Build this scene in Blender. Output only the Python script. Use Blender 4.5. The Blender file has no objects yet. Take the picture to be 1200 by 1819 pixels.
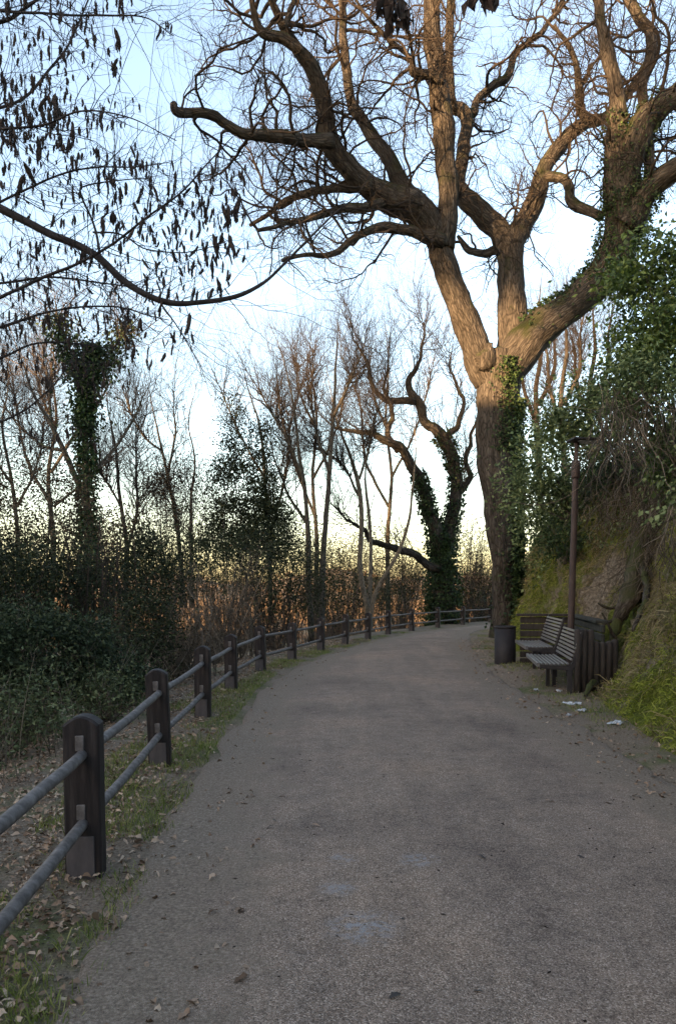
import bpy, math
import numpy as np
R = math.radians
rng = np.random.default_rng(11)
scene = bpy.context.scene
COL = scene.collection

# ---------------------------------------------------------------- camera
F, HORIZON, PITCH, EYE = 1300.0, 1050.0, R(2.0), 1.6      # focal length in photo pixels (1200 wide)
CYP = HORIZON + F * math.tan(PITCH)
cam = bpy.data.cameras.new("camera")
cam.sensor_fit = 'HORIZONTAL'; cam.sensor_width = 36.0; cam.lens = F / 1200 * 36.0
cam.shift_y = (CYP - 909.5) / 1200.0
cam.clip_start = 0.05; cam.clip_end = 6000
camo = bpy.data.objects.new("camera", cam); COL.objects.link(camo)
camo.location = (0, 0, EYE); camo.rotation_euler = (math.pi / 2 - PITCH, 0, 0)
scene.camera = camo

# ---------------------------------------------------------------- sky, sun, exposure
SUN_EL = 7.0
SUN_H = np.array([-0.66, -0.75]); SUN_H /= np.linalg.norm(SUN_H)
world = bpy.data.worlds.new("World"); scene.world = world; world.use_nodes = True
nt = world.node_tree; bg = nt.nodes['Background']
sky = nt.nodes.new('ShaderNodeTexSky'); sky.sky_type = 'NISHITA'; sky.sun_disc = False
sky.sun_elevation = R(SUN_EL); sky.sun_rotation = math.atan2(SUN_H[0], SUN_H[1])
sky.air_density = 1.0; sky.dust_density = 2.2; sky.ozone_density = 1.0
hs = nt.nodes.new('ShaderNodeHueSaturation'); hs.inputs['Saturation'].default_value = 0.94; hs.inputs['Hue'].default_value = 0.5
nt.links.new(sky.outputs[0], hs.inputs['Color']); tn = nt.nodes.new('ShaderNodeMix'); tn.data_type = 'RGBA'; tn.blend_type = 'MULTIPLY'; tn.inputs[0].default_value = 1; tn.inputs[7].default_value = (1.04, .98, .985, 1)
nt.links.new(hs.outputs[0], tn.inputs[6]); nt.links.new(tn.outputs[2], bg.inputs[0]); bg.inputs[1].default_value = 0.15
sun = bpy.data.lights.new("sun", 'SUN'); sun.energy = 5.0; sun.angle = R(0.45); sun.color = (1.0, 0.60, 0.28)
suno = bpy.data.objects.new("sun", sun); COL.objects.link(suno)
suno.rotation_euler = (R(90 - SUN_EL), 0, math.atan2(SUN_H[1], SUN_H[0]) + math.pi / 2)
scene.view_settings.view_transform = 'Standard'; scene.view_settings.look = 'None'
scene.view_settings.exposure = 2.6; scene.view_settings.gamma = 1.0
scene.render.engine = 'CYCLES'
scene.cycles.use_denoising = True
scene.cycles.max_bounces = 6; scene.cycles.transparent_max_bounces = 6

# ---------------------------------------------------------------- maths helpers
def pt(px, py, d):
    """world point at photo pixel (px, py) and distance d along +Y"""
    xc = (np.asarray(px, float) - 600.0) / F; yc = -(np.asarray(py, float) - CYP) / F
    c, s = math.cos(PITCH), math.sin(PITCH)
    fy = c + yc * s; fz = -s + yc * c
    k = np.asarray(d, float) / fy
    return np.stack(np.broadcast_arrays(xc * k, np.asarray(d, float) + 0 * k, EYE + fz * k), -1)

def gp(px, py, z=0.0):
    """world point on the level z seen at photo pixel"""
    xc = (px - 600.0) / F; yc = -(py - CYP) / F
    c, s = math.cos(PITCH), math.sin(PITCH)
    fy = c + yc * s; fz = -s + yc * c
    k = (z - EYE) / fz
    return np.array([xc * k, fy * k, z])

def nrm(v): return v / np.maximum(np.linalg.norm(v, axis=-1, keepdims=True), 1e-9)
def sstep(a, b, x):
    t = np.clip((x - a) / (b - a), 0, 1); return t * t * (3 - 2 * t)

def _hash(i, j, k):
    h = (i * 374761393 + j * 668265263 + k * 2147483647 + 1013904223) & 0xFFFFFFFF
    h = ((h ^ (h >> 13)) * 1274126177) & 0xFFFFFFFF
    return ((h ^ (h >> 16)) & 0xFFFF) / 65535.0
def vnoise(p):
    p = np.asarray(p, float); f = np.floor(p); u = p - f; u = u * u * (3 - 2 * u)
    i = f.astype(np.int64); r = 0
    for a in (0, 1):
        for b in (0, 1):
            for c in (0, 1):
                w = (u[..., 0] if a else 1 - u[..., 0]) * (u[..., 1] if b else 1 - u[..., 1]) * (u[..., 2] if c else 1 - u[..., 2])
                r = r + w * _hash(i[..., 0] + a, i[..., 1] + b, i[..., 2] + c)
    return r
def fbm(p, o=4):
    p = np.asarray(p, float); r, a, t = 0, 1.0, 0
    for _ in range(o):
        r = r + a * (vnoise(p) - 0.5); t += a; a *= 0.5; p = p * 2.03 + 17.1
    return r / t * 2

def spline(pts, m):
    """Catmull-Rom through pts (n,k), m samples per span"""
    p = np.asarray(pts, float); p = np.vstack([2 * p[0] - p[1], p, 2 * p[-1] - p[-2]]); out = []
    t = np.linspace(0, 1, m, endpoint=False)[:, None]
    for i in range(1, len(p) - 2):
        a, b, c, d = p[i - 1], p[i], p[i + 1], p[i + 2]
        out.append(0.5 * (2 * b + (c - a) * t + (2 * a - 5 * b + 4 * c - d) * t ** 2 + (3 * b - a - 3 * c + d) * t ** 3))
    out.append(p[-2][None]); return np.vstack(out)

def resample(P, k):
    s = np.r_[0, np.cumsum(np.linalg.norm(np.diff(P[:, :3], axis=0), axis=1))]
    t = np.linspace(0, s[-1], k)
    return np.stack([np.interp(t, s, P[:, j]) for j in range(P.shape[1])], -1)

def sdist(x, y, poly):
    """signed distance to a polyline running away from the camera: positive on its right"""
    best = np.full(np.shape(x), 1e9); sg = np.zeros(np.shape(x))
    for a, b in zip(poly[:-1], poly[1:]):
        d = b - a; L2 = d @ d
        t = np.clip(((x - a[0]) * d[0] + (y - a[1]) * d[1]) / L2, 0, 1)
        ex = x - a[0] - t * d[0]; ey = y - a[1] - t * d[1]
        dd = np.hypot(ex, ey); cr = d[1] * (x - a[0]) - d[0] * (y - a[1])
        m = dd < best; best = np.where(m, dd, best); sg = np.where(m, np.sign(cr), sg)
    return best * sg

# ---------------------------------------------------------------- mesh helpers
class Geo:
    def __init__(self): self.v = []; self.q = []; self.t = []; self.b = []; self.n = 0
    def add(self, v, q=None, t=None, b=None):
        v = np.asarray(v, float).reshape(-1, 3)
        if q is not None and len(q): self.q.append(np.asarray(q, int).reshape(-1, 4) + self.n)
        if t is not None and len(t): self.t.append(np.asarray(t, int).reshape(-1, 3) + self.n)
        self.b.append(np.zeros_like(v) if b is None else np.asarray(b, float).reshape(-1, 3))
        self.v.append(v); self.n += len(v); return self

def mesh(name, g, mat, smooth=True, bark=False):
    me = bpy.data.meshes.new(name)
    v = np.vstack(g.v); q = np.vstack(g.q) if g.q else np.zeros((0, 4), int); t = np.vstack(g.t) if g.t else np.zeros((0, 3), int)
    me.vertices.add(len(v)); me.vertices.foreach_set('co', v.astype(np.float32).ravel())
    loops = np.r_[q.ravel(), t.ravel()]
    me.loops.add(len(loops)); me.loops.foreach_set('vertex_index', loops.astype(np.int32))
    me.polygons.add(len(q) + len(t))
    st = np.r_[np.arange(len(q)) * 4, len(q) * 4 + np.arange(len(t)) * 3]
    me.polygons.foreach_set('loop_start', st.astype(np.int32))
    me.polygons.foreach_set('use_smooth', np.full(len(q) + len(t), smooth))
    if bark:
        at = me.attributes.new('bark', 'FLOAT_VECTOR', 'POINT'); at.data.foreach_set('vector', np.vstack(g.b).astype(np.float32).ravel())
    me.update(calc_edges=True); me.validate()
    me.materials.append(mat); return me

def obj(name, me, parent=None, loc=None):
    o = bpy.data.objects.new(name, me); COL.objects.link(o)
    if parent is not None: o.parent = parent
    if loc is not None: o.location = loc
    return o
def empty(name, loc):
    o = bpy.data.objects.new(name, None); COL.objects.link(o); o.location = loc; o.empty_display_size = 0.2; return o
def tag(o, label=None, cat=None, group=None, kind=None):
    if label: o['label'] = label
    if cat: o['category'] = cat
    if group: o['group'] = group
    if kind: o['kind'] = kind
    return o
def part(name, g, mat, root, smooth=True, bark=False, kind=None):
    """geometry in world coordinates -> child mesh of an Empty root (root unrotated)"""
    me = mesh(name, g, mat, smooth, bark)
    o = obj(name, me, root)
    if root is not None: o.location = tuple(-c for c in root.location)
    if kind: o['kind'] = kind
    return o

def tube(g, P, Rr, sides=10, rough=0.0, cap=True):
    P = np.asarray(P, float); Rr = np.asarray(Rr, float); n = len(P)
    T = nrm(np.gradient(P, axis=0)); u = nrm(np.cross(T[0], [0.31, 0.77, 0.55])); U = [u]
    for i in range(1, n):
        u = nrm(u - T[i] * (u @ T[i])); U.append(u)
    U = np.array(U); V = np.cross(T, U)
    a = np.linspace(0, 2 * np.pi, sides, endpoint=False)
    ring = U[:, None] * np.cos(a)[None, :, None] + V[:, None] * np.sin(a)[None, :, None]
    s = np.r_[0, np.cumsum(np.linalg.norm(np.diff(P, axis=0), axis=1))]
    rr = np.broadcast_to(Rr[:, None], (n, sides)).copy()
    bk = np.concatenate([np.stack([np.cos(a)[None] * Rr[:, None], np.sin(a)[None] * Rr[:, None]], -1), np.broadcast_to(s[:, None, None], (n, sides, 1))], -1)
    if rough:
        X = P[:, None] + ring * rr[..., None]
        rr *= 1 + rough * (fbm(X / (Rr.max() * 2.2 + .02), 3) + .6 * fbm(X / (Rr.max() * .7 + .02) + 9, 2))
    v = P[:, None] + ring * rr[..., None]
    i = np.arange(n - 1)[:, None] * sides; j = np.arange(sides)[None]; k = (j + 1) % sides
    q = np.stack([i + j, i + k, i + sides + k, i + sides + j], -1).reshape(-1, 4)
    v = v.reshape(-1, 3); b = bk.reshape(-1, 3)
    if cap:
        c0, c1 = len(v), len(v) + 1
        v = np.vstack([v, P[0], P[-1] + T[-1] * Rr[-1] * .4]); b = np.vstack([b, [0, 0, s[0]], [0, 0, s[-1]]])
        jj = np.arange(sides); kk = (jj + 1) % sides
        t = np.vstack([np.stack([kk, jj, np.full(sides, c0)], -1), np.stack([(n - 1) * sides + jj, (n - 1) * sides + kk, np.full(sides, c1)], -1)])
        return g.add(v, q, t, b)
    return g.add(v, q, None, b)

def tubes(g, P, Rr, sides=3):
    """many thin tubes at once: P (N,K,3), Rr (N,K)"""
    N, K = Rr.shape
    if N == 0: return g
    T = nrm(np.gradient(P, axis=1))
    ref = nrm(np.cross(nrm(P[:, -1] - P[:, 0]), rng.normal(size=(N, 3))))
    U = nrm(np.cross(T, np.broadcast_to(ref[:, None], T.shape))); V = np.cross(T, U)
    a = np.linspace(0, 2 * np.pi, sides, endpoint=False)
    v = P[:, :, None] + Rr[:, :, None, None] * (U[:, :, None] * np.cos(a)[None, None, :, None] + V[:, :, None] * np.sin(a)[None, None, :, None])
    n = np.arange(N)[:, None, None] * K * sides; i = np.arange(K - 1)[None, :, None] * sides; j = np.arange(sides)[None, None]; k = (j + 1) % sides
    q = np.stack(np.broadcast_arrays(n + i + j, n + i + k, n + i + sides + k, n + i + sides + j), -1).reshape(-1, 4)
    s = np.linalg.norm(P - P[:, :1], axis=-1)
    b = np.broadcast_to(np.stack([0 * s, 0 * s, s], -1)[:, :, None], v.shape)
    if sides > 3: return g.add(v, q, None, b)
    nv = (K - 1) * sides + 1                       # thin twigs end in a point
    v = np.concatenate([v[:, :-1].reshape(N, -1, 3), P[:, -1:]], 1); b = np.concatenate([b[:, :-1].reshape(N, -1, 3), b[:, -1, :1]], 1)
    n = np.arange(N)[:, None, None] * nv; i = np.arange(K - 2)[None, :, None] * sides
    q = np.stack(np.broadcast_arrays(n + i + j, n + i + k, n + i + sides + k, n + i + sides + j), -1).reshape(-1, 4)
    t = np.stack(np.broadcast_arrays(n + (K - 2) * sides + j, n + (K - 2) * sides + k, n + nv - 1), -1).reshape(-1, 3)
    return g.add(v, q, t, b)

def grow(P, Rr, M, length, rad, K=7, angle=(35, 75), wig=0.35, up=0.05, t0=0.15, ratio=0.65, tip=0.25):
    """M children on parents (N,K,3); returns (M,K,3),(M,K)"""
    L = np.linalg.norm(np.diff(P, axis=1), axis=-1).sum(1); idx = rng.choice(len(P), M, p=L / L.sum())
    kp = P.shape[1]; t = (t0 + (1 - t0) * rng.random(M)) * (kp - 1.001); i = t.astype(int); f = (t - i)[:, None]
    p = P[idx, i] * (1 - f) + P[idx, i + 1] * f; r = Rr[idx, i] * (1 - f[:, 0]) + Rr[idx, i + 1] * f[:, 0]
    tan = nrm(P[idx, i + 1] - P[idx, i]); per = nrm(np.cross(tan, rng.normal(size=(M, 3))))
    a = np.radians(rng.uniform(*angle, M))[:, None]
    d = nrm(tan * np.cos(a) + per * np.sin(a) + [0, 0, up])
    ln = rng.uniform(*length, M) * (0.6 + 0.5 * rng.random(M)); st = (ln / (K - 1))[:, None]
    out = [p]
    for _ in range(K - 1):
        d = nrm(d + wig * rng.normal(size=(M, 3)) + [0, 0, up]); p = p + d * st; out.append(p)
    r0 = np.minimum(r * ratio, rng.uniform(rad[0], rad[1], M))
    return np.stack(out, 1), r0[:, None] * np.linspace(1, tip, K)[None]

def leaves(g, C, D, L, W, fold=0.25):
    """folded leaf blades at C pointing along D"""
    N = len(C); D = nrm(D); S = nrm(np.cross(D, rng.normal(size=(N, 3)))); Nn = np.cross(D, S)
    L = np.broadcast_to(L, N)[:, None]; W = np.broadcast_to(W, N)[:, None]
    m = C + D * L * .45
    v = np.stack([C, m + S * W * .5 + Nn * W * fold, C + D * L, m - S * W * .5 + Nn * W * fold], 1)
    i = np.arange(N)[:, None] * 4
    return g.add(v, None, np.concatenate([i + [0, 1, 2], i + [0, 2, 3]], 0))

def curled(g, C, D, L, W):
    """dead leaves: ragged outline, curled up at the edges, a bent midrib"""
    N = len(C); D = nrm(D); S = nrm(np.cross(D, np.c_[rng.normal(size=(N, 2)) * .35, np.ones(N)])); Nn = np.cross(S, D)
    L = L[:, None]; W = W[:, None]; b = rng.uniform(-.25, .35, (N, 1)) * L; V = []
    for t, wd in ((0, 0), (.28, .8), (.55, 1.0), (.8, .6), (1.0, 0)):
        c = C + D * L * t + Nn * b * 4 * t * (1 - t)
        if wd == 0: V.append(c); continue
        cu = rng.uniform(.0, .9, (N, 1)); V += [c + S * W * wd * rng.uniform(.3, .6, (N, 1)) + Nn * W * cu * .5, c, c - S * W * wd * rng.uniform(.3, .6, (N, 1)) + Nn * W * rng.uniform(0, .9, (N, 1)) * .5]
    v = np.stack(V, 1); i = np.arange(N)[:, None] * 11; f = [[0, 2, 1], [0, 3, 2], [10, 7, 8], [10, 8, 9]]
    for k in (1, 4): f += [[k, k + 1, k + 4], [k, k + 4, k + 3], [k + 1, k + 2, k + 5], [k + 1, k + 5, k + 4]]
    return g.add(v, None, np.concatenate([i + q for q in f], 0))

def blades(g, C, D, L, W, droop):
    N = len(C); D = nrm(D); S = nrm(np.cross(D, rng.normal(size=(N, 3)) + [0, 0, .01]))
    L = np.broadcast_to(L, N)[:, None]; W = np.broadcast_to(W, N)[:, None]
    m = C + D * L * .55; e = C + D * L + np.array([0, 0, -1.]) * L * np.broadcast_to(droop, N)[:, None]
    v = np.stack([C - S * W * .5, C + S * W * .5, m + S * W * .35, m - S * W * .35, e], 1)
    i = np.arange(N)[:, None] * 5
    return g.add(v, None, np.concatenate([i + [0, 1, 2], i + [0, 2, 3], i + [3, 2, 4]], 0))

def box(g, c, s, rz=0.0, bev=0.0):
    c = np.asarray(c, float); h = np.asarray(s, float) / 2
    if bev <= 0:
        v = np.array([[x, y, z] for x in (-1, 1) for y in (-1, 1) for z in (-1, 1)], float) * h
        q = [[0, 1, 3, 2], [4, 6, 7, 5], [0, 4, 5, 1], [2, 3, 7, 6], [0, 2, 6, 4], [1, 5, 7, 3]]; t = None
    else:
        b = min(bev, h.min() * .45); v = []
        for x in (-1, 1):
            for y in (-1, 1):
                for z in (-1, 1):
                    v += [[x * h[0], y * (h[1] - b), z * (h[2] - b)], [x * (h[0] - b), y * h[1], z * (h[2] - b)], [x * (h[0] - b), y * (h[1] - b), z * h[2]]]
        v = np.array(v); I = lambda x, y, z, k: ((x * 2 + y) * 2 + z) * 3 + k
        q = []; t = []
        for s_ in (0, 1):
            q.append([I(s_, 0, 0, 0), I(s_, 1, 0, 0), I(s_, 1, 1, 0), I(s_, 0, 1, 0)]); q.append([I(0, s_, 0, 1), I(1, s_, 0, 1), I(1, s_, 1, 1), I(0, s_, 1, 1)]); q.append([I(0, 0, s_, 2), I(1, 0, s_, 2), I(1, 1, s_, 2), I(0, 1, s_, 2)])
            for r_ in (0, 1):
                q.append([I(s_, r_, 0, 0), I(s_, r_, 1, 0), I(s_, r_, 1, 1), I(s_, r_, 0, 1)]); q.append([I(s_, 0, r_, 0), I(s_, 1, r_, 0), I(s_, 1, r_, 2), I(s_, 0, r_, 2)]); q.append([I(0, s_, r_, 1), I(1, s_, r_, 1), I(1, s_, r_, 2), I(0, s_, r_, 2)])
                for w_ in (0, 1): t.append([I(s_, r_, w_, 0), I(s_, r_, w_, 1), I(s_, r_, w_, 2)])
    ca, sa = math.cos(rz), math.sin(rz)
    v = v @ np.array([[ca, sa, 0], [-sa, ca, 0], [0, 0, 1]]) + c
    return g.add(v, q, t)

# ---------------------------------------------------------------- materials
def mat(name, cols, scale=8.0, rough=0.85, spec=0.3, bump=0.0, bscale=None, island=0.0, attr=None, stretch=(1, 1, 1), trans=0.0, detail=5.0, metal=0.0):
    """cols: list of (position, rgb) over a noise; optional per-leaf variation, bump, translucency"""
    m = bpy.data.materials.new(name); m.use_nodes = True; n = m.node_tree.nodes; l = m.node_tree.links
    b = n['Principled BSDF']; b.inputs['Roughness'].default_value = rough; b.inputs['Specular IOR Level'].default_value = spec; b.inputs['Metallic'].default_value = metal
    if attr:
        co = n.new('ShaderNodeAttribute'); co.attribute_name = attr; src = co.outputs['Vector']
    else:
        co = n.new('ShaderNodeTexCoord'); src = co.outputs['Object']
    mp = n.new('ShaderNodeMapping'); mp.inputs['Scale'].default_value = stretch; l.new(src, mp.inputs[0])
    nz = n.new('ShaderNodeTexNoise'); nz.inputs['Scale'].default_value = scale; nz.inputs['Detail'].default_value = detail; nz.inputs['Roughness'].default_value = 0.65
    l.new(mp.outputs[0], nz.inputs['Vector']); fac = nz.outputs['Fac']
    if island:
        ge = n.new('ShaderNodeNewGeometry'); mx = n.new('ShaderNodeMix'); mx.inputs[0].default_value = island
        l.new(fac, mx.inputs[2]); l.new(ge.outputs['Random Per Island'], mx.inputs[3]); fac = mx.outputs[0]
    cr = n.new('ShaderNodeValToRGB'); e = cr.color_ramp.elements
    while len(e) < len(cols): e.new(0.5)
    for k, (p, c) in enumerate(cols): e[k].position = p; e[k].color = (*c, 1)
    l.new(fac, cr.inputs[0]); l.new(cr.outputs[0], b.inputs['Base Color'])
    if bump:
        nb = n.new('ShaderNodeTexNoise'); nb.inputs['Scale'].default_value = bscale or scale * 2; nb.inputs['Detail'].default_value = 4
        l.new(mp.outputs[0], nb.inputs['Vector']); bp = n.new('ShaderNodeBump'); bp.inputs['Strength'].default_value = 1.0; bp.inputs['Distance'].default_value = bump
        l.new(nb.outputs['Fac'], bp.inputs['Height']); l.new(bp.outputs[0], b.inputs['Normal'])
    if trans:
        tr = n.new('ShaderNodeBsdfTranslucent'); l.new(cr.outputs[0], tr.inputs[0]); ms = n.new('ShaderNodeMixShader'); ms.inputs[0].default_value = trans
        l.new(b.outputs[0], ms.inputs[1]); l.new(tr.outputs[0], ms.inputs[2]); l.new(ms.outputs[0], n['Material Output'].inputs[0])
    return m

def bark_mat(name, dark, mid, light, moss=None, sc=9.0, bump=0.02):
    """bark with furrows running along the limb; moss on faces that look up"""
    m = bpy.data.materials.new(name); m.use_nodes = True; n = m.node_tree.nodes; l = m.node_tree.links
    b = n['Principled BSDF']; b.inputs['Roughness'].default_value = 0.95; b.inputs['Specular IOR Level'].default_value = 0.15
    a = n.new('ShaderNodeAttribute'); a.attribute_name = 'bark'
    mp = n.new('ShaderNodeMapping'); mp.inputs['Scale'].default_value = (1, 1, 0.22); l.new(a.outputs['Vector'], mp.inputs[0])
    n1 = n.new('ShaderNodeTexNoise'); n1.inputs['Scale'].default_value = sc; n1.inputs['Detail'].default_value = 7; n1.inputs['Roughness'].default_value = 0.7; l.new(mp.outputs[0], n1.inputs['Vector'])
    vo = n.new('ShaderNodeTexVoronoi'); vo.feature = 'DISTANCE_TO_EDGE'; vo.inputs['Scale'].default_value = sc * 1.6; l.new(mp.outputs[0], vo.inputs['Vector'])
    cr = n.new('ShaderNodeValToRGB'); e = cr.color_ramp.elements; e.new(0.5)
    for k, (p, c) in enumerate(((0.3, dark), (0.5, mid), (0.72, light))): e[k].position = p; e[k].color = (*c, 1)
    l.new(n1.outputs['Fac'], cr.inputs[0]); col = cr.outputs[0]
    fr = n.new('ShaderNodeMapRange'); fr.inputs[1].default_value = .0; fr.inputs[2].default_value = .16; fr.inputs[3].default_value = .38; fr.inputs[4].default_value = 1.0; l.new(vo.outputs['Distance'], fr.inputs[0])
    fm = n.new('ShaderNodeMix'); fm.data_type = 'RGBA'; fm.blend_type = 'MULTIPLY'; fm.inputs[0].default_value = 1; l.new(col, fm.inputs[6]); l.new(fr.outputs[0], fm.inputs[7]); col = fm.outputs[2]
    if moss is not None:
        tc = n.new('ShaderNodeTexCoord'); n2 = n.new('ShaderNodeTexNoise'); n2.inputs['Scale'].default_value = 1.4; n2.inputs['Detail'].default_value = 6; l.new(tc.outputs['Object'], n2.inputs['Vector'])
        ge = n.new('ShaderNodeNewGeometry'); sx = n.new('ShaderNodeSeparateXYZ'); l.new(ge.outputs['Normal'], sx.inputs[0])
        ad = n.new('ShaderNodeMath'); ad.operation = 'MULTIPLY_ADD'; ad.inputs[1].default_value = 0.30; l.new(sx.outputs['Z'], ad.inputs[0]); l.new(n2.outputs['Fac'], ad.inputs[2])
        mr = n.new('ShaderNodeMapRange'); mr.inputs[1].default_value = 0.60; mr.inputs[2].default_value = 0.78; l.new(ad.outputs[0], mr.inputs[0])
        mx = n.new('ShaderNodeMix'); mx.data_type = 'RGBA'; l.new(mr.outputs[0], mx.inputs[0]); l.new(col, mx.inputs[6]); mx.inputs[7].default_value = (*moss, 1); col = mx.outputs[2]
    l.new(col, b.inputs['Base Color'])
    mu = n.new('ShaderNodeMath'); mu.operation = 'MULTIPLY_ADD'; mu.inputs[1].default_value = 1.2; l.new(vo.outputs['Distance'], mu.inputs[0]); l.new(n1.outputs['Fac'], mu.inputs[2])
    bp = n.new('ShaderNodeBump'); bp.inputs['Distance'].default_value = bump; bp.inputs['Strength'].default_value = 1; l.new(mu.outputs[0], bp.inputs['Height']); l.new(bp.outputs[0], b.inputs['Normal'])
    return m

M = {}
M['oak'] = bark_mat('oak_bark', (.020, .0175, .015), (.056, .049, .042), (.12, .107, .092), moss=(.026, .031, .011), sc=8.0, bump=.05)
M['oak_twig'] = mat('oak_twig', [(.3, (.018, .015, .013)), (.7, (.045, .036, .030))], 3.0, .9, .15)
M['bark_dark'] = bark_mat('dark_bark', (.045, .04, .033), (.09, .08, .065), (.16, .14, .115), moss=(.05, .06, .025), sc=14, bump=.02)
M['bark_pale'] = bark_mat('pale_bark', (.10, .085, .065), (.19, .16, .12), (.29, .25, .19), sc=14, bump=.015)
M['twig_dark'] = mat('dark_twig', [(.3, (.05, .042, .036)), (.7, (.11, .09, .075))], 3, .9, .15)
M['twig_brown'] = mat('brown_twig', [(.3, (.024, .019, .016)), (.7, (.065, .051, .040))], 3, .9, .15)
M['hornbeam'] = mat('hornbeam_bark', [(.3, (.03, .026, .026)), (.7, (.065, .055, .052))], 12, .9, .2, bump=.004)
M['catkin'] = mat('seed_cluster', [(.25, (.03, .024, .022)), (.75, (.075, .055, .045))], 30, .95, .1, island=.5)
def leafmat(n, a, b, c, rough=.65, spec=.15, trans=.2): return mat(n, [(.2, a), (.5, b), (.8, c)], 1.3, rough, spec, island=.6, trans=trans)
M['ivy'] = leafmat('ivy_leaf', (.008, .020, .007), (.020, .042, .013), (.06, .095, .03), .55, .25, .12)
M['shrub_dark'] = leafmat('shrub_leaf', (.009, .013, .006), (.020, .028, .012), (.055, .065, .03))
M['shrub_blue'] = leafmat('bluish_leaf', (.011, .018, .009), (.028, .042, .021), (.085, .11, .055))
M['shrub_pale'] = leafmat('pale_leaf', (.03, .04, .016), (.07, .088, .04), (.15, .18, .09))
M['bank_leaf'] = leafmat('bank_creeper_leaf', (.035, .055, .02), (.10, .14, .058), (.23, .28, .13))
M['far'] = leafmat('far_twig', (.035, .028, .024), (.085, .066, .052), (.17, .12, .08), .9, .1, 0)
M['holly'] = leafmat('evergreen_leaf', (.03, .055, .012), (.07, .11, .025), (.15, .20, .045), .5, .3)
M['brown_leaf'] = leafmat('brown_leaf', (.03, .021, .013), (.07, .048, .028), (.15, .105, .055), .8, .2)
M['litter'] = leafmat('fallen_leaf', (.10, .065, .042), (.27, .185, .125), (.46, .355, .26), .8, .2, .1)
M['grass'] = leafmat('grass_blade', (.07, .10, .02), (.16, .20, .04), (.32, .31, .12), .6, .25, .3)
M['moss'] = leafmat('moss_blade', (.09, .11, .012), (.21, .25, .025), (.38, .39, .08), .7, .2, .3)
M['straw'] = leafmat('straw_blade', (.11, .085, .045), (.21, .17, .085), (.34, .28, .15), .8, .2, .2)
M['vine'] = mat('dry_vine', [(.3, (.06, .05, .038)), (.6, (.15, .125, .095)), (.85, (.25, .21, .165))], 2, .95, .1, island=.6)
M['wood'] = mat('painted_wood', [(.3, (.009, .007, .0065)), (.5, (.019, .0145, .0135)), (.62, (.031, .024, .022)), (.8, (.066, .055, .05))], 26, .7, .3, bump=.005, bscale=60, stretch=(1, 1, .10), detail=8)
M['wood_base'] = mat('worn_post_foot', [(.3, (.060, .052, .052)), (.7, (.10, .088, .086))], 20, .8, .3, bump=.002, bscale=60, stretch=(1, 1, .3))
M['rail'] = mat('weathered_rail', [(.28, (.055, .047, .043)), (.46, (.105, .093, .086)), (.58, (.15, .135, .126)), (.75, (.24, .22, .205))], 16, .75, .25, bump=.0015, bscale=30, detail=9)
M['slat'] = mat('bench_slat', [(.3, (.10, .092, .088)), (.6, (.17, .158, .15)), (.85, (.28, .262, .245))], 18, .30, .6, bump=.001, bscale=60)
M['bench_end'] = mat('bench_frame', [(.3, (.014, .012, .013)), (.7, (.03, .026, .027))], 12, .55, .4)
M['log'] = mat('log_stake', [(.25, (.022, .018, .016)), (.55, (.045, .038, .033)), (.85, (.075, .07, .055))], 10, .85, .25, bump=.004, bscale=40, stretch=(1, 1, .3))
M['log_green'] = mat('algae_log', [(.25, (.018, .017, .014)), (.55, (.038, .038, .031)), (.85, (.07, .072, .056))], 7, .85, .25, bump=.004, bscale=30)
M['bin'] = mat('bin_metal', [(.3, (.012, .0105, .011)), (.7, (.021, .018, .019))], 5, .6, .25, bump=.0008, bscale=30)
M['pole'] = mat('rusty_brown_pole', [(.25, (.034, .022, .018)), (.55, (.058, .038, .032)), (.85, (.10, .070, .058))], 14, .65, .35, bump=.002, bscale=50, stretch=(1, 1, .3))
M['paper'] = mat('white_paper', [(.3, (.30, .32, .35)), (.7, (.55, .57, .60))], 20, .7, .3)
M['stone'] = mat('pebble', [(.2, (.06, .05, .04)), (.5, (.12, .10, .08)), (.8, (.22, .19, .155))], 2, .95, .1, island=.9)
M['root'] = bark_mat('root_bark', (.04, .033, .026), (.085, .07, .056), (.15, .13, .105), moss=(.055, .06, .02), sc=14, bump=.03)

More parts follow.
